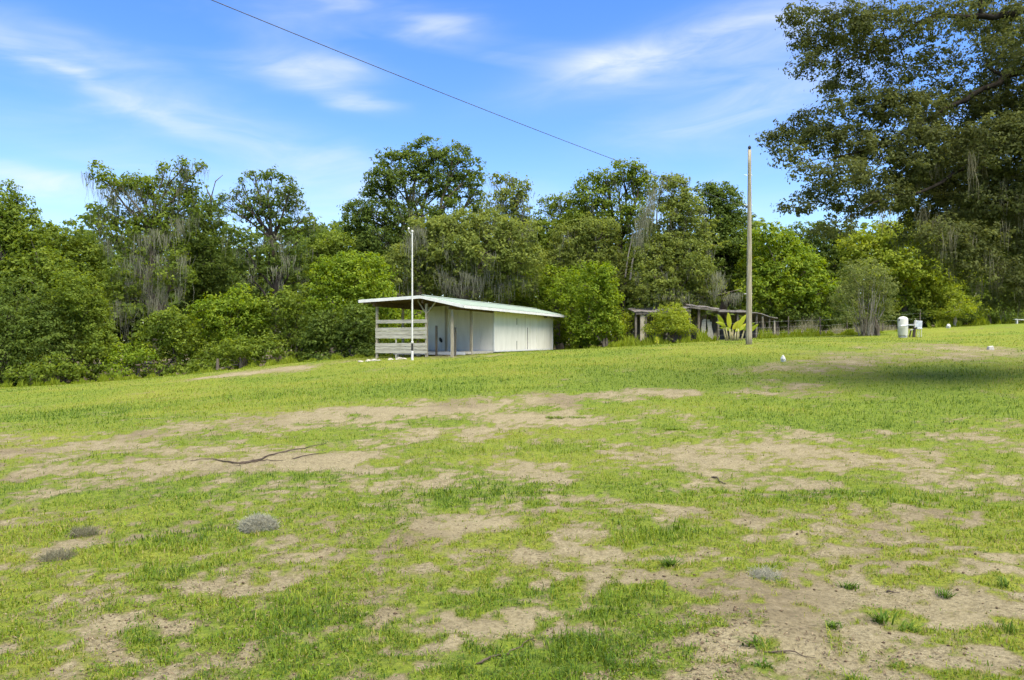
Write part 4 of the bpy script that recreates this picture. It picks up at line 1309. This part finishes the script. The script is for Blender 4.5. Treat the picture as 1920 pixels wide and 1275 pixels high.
shrub('tall shrub with bright right-hand side left of the ragged mossy tree', (150, 49.5), [(140, 545, 34, 40), (165, 570, 36, 36), (120, 590, 44, 44), (180, 610, 34, 36), (150, 640, 50, 40), (195, 650, 26, 36)], 'mid', 32, dens=1.2)
shrub('low dome-shaped shrub at the foot of the huge dark shrub', (90, 47.2), [(60, 692, 44, 22), (105, 690, 44, 20), (140, 696, 26, 12)], 'mid', 33)
shrub('small bright round shrub at the grass edge by a brown hollow', (255, 48), [(245, 665, 34, 24), (275, 672, 28, 22), (225, 682, 22, 14)], 'bright', 34)
shrub('mid-green shrub below the ragged mossy tree trunk', (325, 49), [(310, 615, 36, 34), (345, 625, 34, 34), (300, 650, 44, 34), (350, 660, 44, 30), (320, 600, 26, 26)], 'mid', 35)
shrub('big bright dome shrub left of centre in the left wood edge', (430, 50), [(410, 580, 40, 26), (450, 570, 44, 24), (430, 600, 56, 34), (480, 600, 36, 34), (390, 620, 40, 36), (440, 635, 54, 34)], 'bright', 36, dens=1.2)
shrub('low dark shrub skirt under the big bright dome', (455, 48), [(410, 660, 40, 20), (455, 655, 44, 22), (500, 655, 40, 22), (385, 675, 30, 14)], 'mid', 37)
shrub('bushy green shrub between bright dome and vine tower', (545, 49.5), [(525, 580, 36, 36), (560, 570, 36, 40), (580, 600, 36, 40), (540, 630, 50, 36), (590, 640, 40, 30)], 'mid', 38)
shrub('tall vine-covered tower shrub left of the shed roof', (655, 50), [(640, 500, 40, 26), (680, 495, 36, 26), (620, 530, 36, 34), (665, 530, 44, 36), (705, 525, 34, 36), (640, 580, 50, 44), (690, 590, 40, 50), (720, 570, 26, 50)], 'bright', 39, dens=1.15)
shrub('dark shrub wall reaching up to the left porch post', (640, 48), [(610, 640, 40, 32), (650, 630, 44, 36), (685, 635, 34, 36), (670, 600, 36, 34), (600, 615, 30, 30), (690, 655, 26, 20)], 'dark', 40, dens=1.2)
shrub('light green shrub seen through the open porch', (765, 56), [(740, 600, 36, 26), (780, 595, 36, 26), (760, 625, 50, 26), (720, 630, 30, 26), (800, 620, 30, 30)], 'bright', 41)
shrub('large rounded bright shrub right of the shed end', (1085, 57.5), [(1000, 545, 44, 30, 1, 3.6), (1045, 525, 50, 28, 1, 2.4), (1080, 545, 44, 34, 1, .5), (1030, 570, 46, 40, 1, 3.2), (1095, 590, 46, 44, 1, -.4), (1062, 615, 34, 36, 1, 1.6), (1110, 630, 36, 26, 1, -1), (960, 560, 36, 34, 1, 4.2)], 'bright', 42, dens=1.2)
shrub('tall narrow vine column beside the large rounded shrub', (1130, 55.5), [(1115, 510, 26, 20), (1135, 525, 24, 24), (1115, 545, 34, 34), (1140, 565, 26, 34), (1120, 595, 36, 40), (1100, 625, 40, 26), (1145, 615, 26, 30)], 'bright', 43)
shrub('pale sparse shrub at the left end of the old shack', (1165, 58.5), [(1160, 595, 22, 24), (1175, 615, 20, 18), (1155, 625, 24, 16)], 'lime', 44, dens=.8)
shrub('rounded yellow-green bush in front of the old shack', (1258, 52.5), [(1258, 582, 20, 12), (1245, 597, 28, 18), (1272, 597, 26, 18), (1258, 612, 40, 22), (1232, 618, 20, 14), (1285, 618, 20, 14)], 'lime', 45, dens=1.25, leaf=(.12, .07), clump=.26)
shrub('dark low shrubs right of shack behind fence', (1500, 60), [(1440, 590, 36, 24), (1490, 590, 44, 26), (1540, 590, 36, 28), (1575, 595, 36, 26)], 'dark', 46)
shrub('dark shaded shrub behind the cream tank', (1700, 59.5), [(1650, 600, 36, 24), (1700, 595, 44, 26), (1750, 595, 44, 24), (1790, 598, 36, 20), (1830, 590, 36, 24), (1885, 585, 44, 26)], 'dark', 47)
shrub('yellow-green weedy shrub at right field edge near pale trunk', (1840, 60), [(1820, 597, 26, 10), (1850, 592, 26, 12), (1880, 600, 30, 9)], 'lime', 48, leaf=(.12, .07), clump=.26)
# upright many-stemmed grey-green shrub
ups = shrub('upright grey-green shrub with many bare stems left of the tank', (1625, 52), [(1600, 515, 26, 24), (1635, 510, 26, 26), (1585, 550, 26, 26), (1625, 550, 40, 30), (1660, 545, 22, 30), (1590, 585, 26, 22), (1650, 585, 30, 24)], 'gray', 49, name='upright_shrub', dens=1.0,
            leaf=(.14, .06), clump=.34, per=30)
wd = Arr(); g = np.random.default_rng(77)
for _ in range(46):
    a_ = g.uniform(0, 6.28); rb = g.uniform(0, .45); sp_ = g.uniform(.1, 1.5)
    b = np.array([math.cos(a_) * rb, math.sin(a_) * rb, -.05])
    e = b + np.array([math.cos(a_) * sp_, math.sin(a_) * sp_, g.uniform(2.2, 4.2)])
    wd.add(*tube_arr(bow(b, e, g, .05, .02, 6), np.linspace(.026, .006, 6), 4))
link('stems', wd.mesh('stems', BARK_P), ups)

# tall weeds at the wood edge and along the fence (uncountable)
def weeds(name, label, spans, seed, mat, h, nper, w=.02):
    g = np.random.default_rng(seed); ar = Arr()
    for (x0, d0, x1, d1, hm) in spans:
        n_ = int(nper * abs(x1 - x0))
        u = g.random(n_)
        px = x0 + (x1 - x0) * u; dd = d0 + (d1 - d0) * u + g.normal(size=n_) * .6
        x = (px - CX) / F * dd
        z = ground_z(x, dd) - .03
        cl3 = fbm(px, dd, 14.0, 3, off=seed)
        H = h * hm * g.uniform(.25, 1.1, n_) * np.clip((cl3 - .25) * 2.6, .15, 1.5)
        a_ = g.uniform(0, 6.28, n_)
        B = np.stack([x, dd, z], 1)
        S = np.stack([np.cos(a_), np.sin(a_), np.zeros(n_)], 1) * (w * g.uniform(.6, 1.3, n_))[:, None]
        T = B + np.stack([g.normal(size=n_) * .22 * H, g.normal(size=n_) * .22 * H, H], 1)
        M_ = (B + T) / 2 + np.stack([g.normal(size=n_) * .04, g.normal(size=n_) * .04, H * .08], 1)
        V_ = np.stack([B - S, B + S, M_ + S, M_ - S, T + S * .2, T - S * .2], 1).reshape(-1, 3)
        b0 = np.arange(n_)[:, None] * 6
        Q_ = np.concatenate([b0 + np.array([[0, 1, 2, 3]]), b0 + np.array([[3, 2, 4, 5]])])
        ar.add(V_, Q_, np.repeat(np.clip(.35 + .22 * g.normal(size=n_), 0, 1), 6))
    tag(link(name, ar.mesh(name, mat)), label, None, None, 'stuff')
weeds('tall_weeds', 'tall green weeds along the foot of the shrubs and shack', [(-120, 46.8, 240, 46.8, .7), (240, 46.9, 700, 46.5, .6), (1150, 53, 1345, 51.5, 1.2), (1290, 52.5, 1345, 52, 1.5), (1420, 53.6, 1600, 55, 1.0), (1590, 54, 1700, 56, .6), (1740, 58, 1940, 60, .9), (1060, 58, 1160, 54, .8)], 91, LEAF['lime'], .55, 15, .028)
weeds('dry_weeds', 'dry greyish standing weeds behind the wire fence', [(1180, 55, 1230, 55, 1.0), (1310, 54, 1345, 53, .9), (1440, 55.5, 1560, 57, 1.3), (1560, 57, 1680, 58.5, 1.0), (1860, 61, 1930, 62, .8)], 92, DRYW, .75, 9, .009)

# ------------------------------------------------------------------ banana plant and sapling
xb = sx(1375, 50.5)
ban = thing('banana_plant', (xb, 50.5, gz(xb, 50.5)), 'banana plant with upright yellow-green paddle leaves left of the utility pole', 'banana plant', rz=0)
BAN = mat_leaf('banana_leaf', [(.17, .23, .022), (.33, .37, .032), (.46, .46, .055)], transl=.4)
BSTEM = mat_noise('banana_stem', (.16, .15, .07), (.34, .30, .16), .8, 6, (1, 1, .3), .2)
g = np.random.default_rng(15)
for k_, (ox, L_, lean, az_, w_) in enumerate([(-.75, 1.25, -.30, 0, .17), (-.35, 1.35, -.12, .4, .19), (.02, 1.25, .55, -.3, .20), (.35, 1.4, .35, .2, .18), (.62, 1.2, .75, .1, .17), (.85, 1.05, .6, -.4, .16), (-.55, 1.0, -.8, .3, .15),
                                               (.1, .9, .95, .6, .15), (1.15, .95, .5, 0, .15), (-.1, .9, -.9, -.5, .15), (.5, .8, 1.0, .5, .14)]):
    hb = g.uniform(.45, .95)
    ox *= .75; L_ *= .82; w_ *= .85
    P0 = np.array([ox, g.normal() * .25, hb])
    D_ = unit(np.array([math.sin(lean) * math.cos(az_), math.sin(lean) * math.sin(az_) - .1, math.cos(lean)]))
    t_ = np.linspace(0, 1, 9)[:, None]
    P = P0 + D_ * L_ * t_ + np.array([D_[0] * .4, D_[1] * .4, -.35 * abs(lean)]) * L_ * t_ ** 2.2
    S_ = unit(np.cross(D_, np.array([.25 * g.normal(), -1, .2])))
    prof = np.array([.10, .55, .85, 1, 1, .92, .75, .45, .04])[:, None] * w_
    lift = np.array([[0, -.04, 0.]])
    V_ = np.concatenate([P - S_ * prof, P + lift, P + S_ * prof])
    i_ = np.arange(8)
    Q_ = np.concatenate([np.stack([i_, i_ + 1, i_ + 10, i_ + 9], 1), np.stack([i_ + 9, i_ + 10, i_ + 19, i_ + 18], 1)])
    lf = big_mesh('leaf', V_, Q_, BAN, {'rnd': np.full(27, np.clip(.5 + .28 * g.normal(), 0, 1))}, True)
    st_ = MB().tube([(ox * .7, P0[1] * .5, -.08), (ox * .9, P0[1] * .8, hb * .5), tuple(P0 + D_ * .05)], [.07, .055, .025], 7).build('stem', BSTEM, ban, smooth=True)
    link('leaf', lf, st_)
xb = sx(1232, 49.5)
sap = thing('sapling', (xb, 49.5, gz(xb, 49.5)), 'tiny pale yellow-green sapling standing alone before the round bush', 'sapling')
MB().tube([(0, 0, -.05), (.02, 0, .2), (-.02, 0, .45)], [.012, .01, .006], 5).build('stem', BSTEM, sap)
g = np.random.default_rng(5)
V_, Q_ = leaf_quads(np.array([0, 0, .32]) + g.normal(size=(26, 3)) * np.array([.06, .05, .12]), unit(g.normal(size=(26, 3)) + [0, -.6, .6]), .13, .07, g)
link('leaves', big_mesh('leaves', V_, Q_, BAN, {'rnd': np.full(len(V_), .7)}), sap)

# ------------------------------------------------------------------ the wood behind, one mass
g = np.random.default_rng(200)
WB = []
for d_ in (74, 84):
    for px in np.arange(-700, 2650, 62):
        py = 520 + 30 * math.sin(px * .011 + d_) + g.normal() * 16 - (20 if d_ == 84 else 0)
        WB.append((world_at(px + g.normal() * 15, py + 50, d_ - 1), np.array([3.6, 2.4, 3.2]), .75))
        WB.append((world_at(px + g.normal() * 15, py, d_), np.array([3.6, 2.6, 3.4]), .75))
        WB.append((world_at(px + g.normal() * 15, 615, d_ - 2), np.array([3.6, 2.4, 2.8]), .75))
bk, ends = crown(WB, g, (.62, .42), 1.1, 18, 1.25, back=.05)
wm = bk.mesh('woodland', LEAF['dark'])
tag(link('woodland', wm), 'deep shaded wood filling the gaps behind the front trees', None, None, 'stuff')

# ------------------------------------------------------------------ the live oak on the right, trunk outside the frame
g = np.random.default_rng(300)
OD = 21.0
ox = sx(2230, 22.5); oz = gz(ox, 22.5)
oak = thing('live_oak', (ox, 22.5, oz - .05), 'huge dark live oak overhanging from the right with hanging moss', 'tree')
o0 = np.array([ox, 22.5, oz - .05])
OL = []
def ol(px, py, rx, ry, dn=1.0, d_=None):
    d_ = d_ or OD + g.uniform(-1.7, 1.3)
    OL.append((world_at(px, py, d_) - o0, np.array([rx, .8 * (rx + ry) / 2 + 12, ry]) * d_ / F, dn))
for a_ in [(1500, 30, 34, 24, .7), (1530, 75, 44, 28, .8), (1520, 125, 34, 22, .7), (1580, 40, 50, 32, .9), (1610, 100, 56, 34, .8), (1580, 160, 44, 24, .6), (1660, 50, 60, 44, .8), (1700, 130, 56, 36, .6), (1760, 40, 60, 40, .55), (1640, 200, 60, 30, .9),
          (1560, 205, 34, 18, .5), (1700, 210, 60, 40, 1), (1500, 235, 36, 20, .8), (1460, 265, 30, 20, .8), (1480, 295, 26, 16, .6), (1540, 260, 50, 28, .9), (1600, 270, 50, 36, .9), (1520, 320, 34, 18, .5), (1580, 330, 50, 28, .8), (1650, 300, 60, 44, 1),
          (1540, 365, 44, 18, .6), (1490, 390, 34, 12, .45), (1600, 385, 44, 24, .7), (1570, 425, 30, 20, .5), (1540, 440, 24, 14, .35), (1660, 370, 50, 34, .8), (1720, 290, 60, 60, 1.1), (1730, 370, 56, 44, 1.1), (1790, 200, 70, 56, .8), (1800, 300, 70, 60, 1.2),
          (1850, 110, 70, 44, .6), (1850, 30, 60, 36, .8), (1900, 180, 70, 60, .8), (1880, 280, 70, 60, 1.2), (1800, 390, 70, 50, 1.2), (1870, 380, 70, 60, 1.3), (1760, 440, 50, 34, .6), (1830, 460, 50, 44, .8), (1900, 460, 60, 50, 1.1), (1870, 520, 44, 34, .6), (1920, 540, 44, 34, .7),
          (1780, 480, 44, 26, .5), (1820, 510, 40, 26, .5), (1890, 560, 40, 24, .6), (1700, 430, 36, 22, .4), (1990, 80, 90, 80), (1990, 250, 90, 80), (2000, 400, 90, 80), (2000, 520, 70, 40, .6)]:
    ol(*a_)
for a_ in [(1790, 330, 70, 60), (1860, 230, 80, 70), (1860, 330, 80, 70), (1840, 420, 70, 50), (1920, 400, 70, 70), (1910, 90, 70, 70), (1920, 250, 70, 70)]:
    ol(*a_, .5, 23.2 + g.uniform(-.6, .6))
nvis = len(OL)
for a_ in [(1560, -60, 90, 50), (1720, -110, 110, 60), (1880, -120, 110, 70), (2050, -120, 130, 80), (2200, -60, 130, 90), (2150, 130, 120, 90), (2350, 60, 140, 110), (2300, 260, 130, 100), (2480, 200, 140, 110), (2150, 350, 110, 90), (2450, 380, 130, 80),
          (2250, -200, 160, 70), (1900, -230, 150, 60)]:
    ol(*a_, .5 if a_[0] > 1950 else .25)
cr1, ends1 = crown(OL[:nvis], g, (.092, .048), .20, 36, 1.75, back=.5, tips=.4)
cr2, ends2 = crown(OL[nvis:], g, (.19, .10), .45, 34, .8, back=.8)
ca = Arr()
for c_ in (cr1, cr2):
    for V_, Q_, A_ in zip(c_.V, c_.Q, c_.A):
        ca.add(V_, Q_ - Q_.min(), A_)
link('crown', ca.mesh('crown', LEAF['oak']), oak)
wood = Arr()
fk = np.array([-.8, -.3, 3.2])
wood.add(*tube_arr(np.array([[0, 0, -.2], [0, 0, .3], [-.1, 0, 1.2], [-.45, -.1, 2.3], fk]), [1.0, .78, .62, .58, .55], 14))
def W3(px, py, d_):
    return world_at(px, py, d_) - o0
LIMBS = [[fk, W3(2080, 60, 22), W3(1930, 125, 21.3), W3(1850, 165, 21), W3(1760, 210, 20.8), W3(1690, 255, 20.6), W3(1600, 290, 20.4), W3(1500, 300, 20.2)],
         [fk, W3(2100, -60, 22.4), W3(1900, 30, 21.8), W3(1830, 30, 21.5), W3(1740, 25, 21.2), W3(1690, 70, 21), W3(1600, 110, 20.8), W3(1530, 120, 20.6)],
         [fk, W3(2120, 180, 21.6), W3(1950, 240, 20.6), W3(1830, 300, 20.2), W3(1740, 360, 20), W3(1650, 370, 19.8), W3(1570, 420, 19.6)],
         [fk, W3(2130, 260, 22), W3(2000, 330, 21.2), W3(1900, 400, 20.8), W3(1860, 480, 20.6)],
         [fk, W3(2250, -100, 23.5), W3(2000, -120, 23), W3(1800, -60, 22.5), W3(1650, 0, 22)],
         [fk, W3(2350, 60, 23.5), W3(2450, 180, 24)], [fk, W3(2250, -60, 24), W3(2300, -150, 25)]]
LP = []
for lm in LIMBS:
    lm = np.array(lm); m_ = len(lm)
    tt = np.linspace(0, m_ - 1, m_ * 5)
    P = np.stack([np.interp(tt, np.arange(m_), lm[:, c]) for c in range(3)], 1)
    P = np.concatenate([P[:1], (P[:-2] + P[1:-1] * 2 + P[2:]) / 4, P[-1:]])
    for _ in range(4):
        P = np.concatenate([P[:1], (P[:-2] + P[1:-1] * 2 + P[2:]) / 4, P[-1:]])
    P[2:] += g.normal(size=(len(P) - 2, 3)) * .03
    rd = np.linspace(.26, .03, len(P)) ** 1.45
    wood.add(*tube_arr(P, rd, 9))
    LP.append((P, rd))
allP = np.concatenate([p_ for p_, _ in LP]); allR = np.concatenate([r_ for _, r_ in LP])
nodes, nrad = [p_ for p_ in allP], [r_ for r_ in allR]
for (c, rad_, dn), en in sorted(zip(OL, ends1 + ends2), key=lambda q: np.linalg.norm(q[0][0] - fk)):
    na = np.array(nodes)
    j_ = int(np.argmin(((na - c) ** 2).sum(1)))
    lb_ = bow(na[j_], c, g, .16, .03, 8)
    r0 = min(.06, nrad[j_] * .75)
    wood.add(*tube_arr(lb_, np.linspace(r0, r0 * .45, 8), 6))
    nodes += [lb_[4], lb_[7]]; nrad += [r0 * .7, r0 * .5]
    for e in en:
        tw = bow(lb_[g.integers(5, 8)], e, g, .16, .03, 6)
        wood.add(*tube_arr(tw, np.linspace(.010, .004, 6), 4))
link('trunk', wood.mesh('trunk', BARK_O, True), oak)
mp_ = []
for (c, rad_, dn) in OL[:nvis]:
    k_ = int(dn * 3.4 * (1 if c[0] > W3(1660, 0, OD)[0] else 0))
    if k_ == 0:
        continue
    dd = unit(g.normal(size=(k_, 3)) + np.array([0, -.2, -.6]))
    mp_.append(c + dd * rad_ * .8)
mo = moss_strands(np.concatenate(mp_), g, (.2, .55), .018, 14, .12)
big = [W3(x_ + g.normal() * 6, y_ + g.normal() * 8, 20.2 + g.normal() * .6) for x_, y_ in [(1690, 300), (1700, 330), (1720, 360), (1740, 390), (1760, 400), (1790, 400), (1820, 430), (1840, 280), (1830, 330), (1880, 300), (1890, 330), (1910, 330), (1900, 400), (1880, 420), (1860, 470), (1870, 500), (1900, 480), (1915, 440), (1850, 440), (1780, 430),
        (1660, 380), (1680, 360), (1640, 340), (1885, 350), (1915, 380)]]
mo = moss_strands(np.array(big), g, (.4, 1.2), .011, 18, .10, mo)
link('hanging_moss', mo.mesh('hanging_moss', MOSS_BROWN), oak)['kind'] = 'stuff'
pal = [W3(x_ + g.normal() * 3, y_, 19.6 + g.normal() * .3) for x_, y_ in [(1825, 290), (1828, 300), (1875, 330), (1880, 345), (1905, 360), (1912, 380), (1865, 500), (1872, 510), (1838, 300), (1878, 420)]]
mo2 = moss_strands(np.array(pal), g, (.7, 1.5), .016, 9, .05)
link('moss_tassel', mo2.mesh('moss_tassel', MOSS_BROWN), oak)['kind'] = 'stuff'
roof_part = [o for o in shed.children if o.name.startswith('roof_slope')][0]
for o in list(shed.children):
    if o.name.split('.')[0] in ('ridge_cap', 'deck_sheet', 'fascia_board', 'rafter'):
        o.parent = roof_part
wall_part = [o for o in shed.children if o.name.startswith('wall_panel')][0]
for o in list(shed.children):
    if o.name.startswith('round_hole'):
        o.parent = wall_part
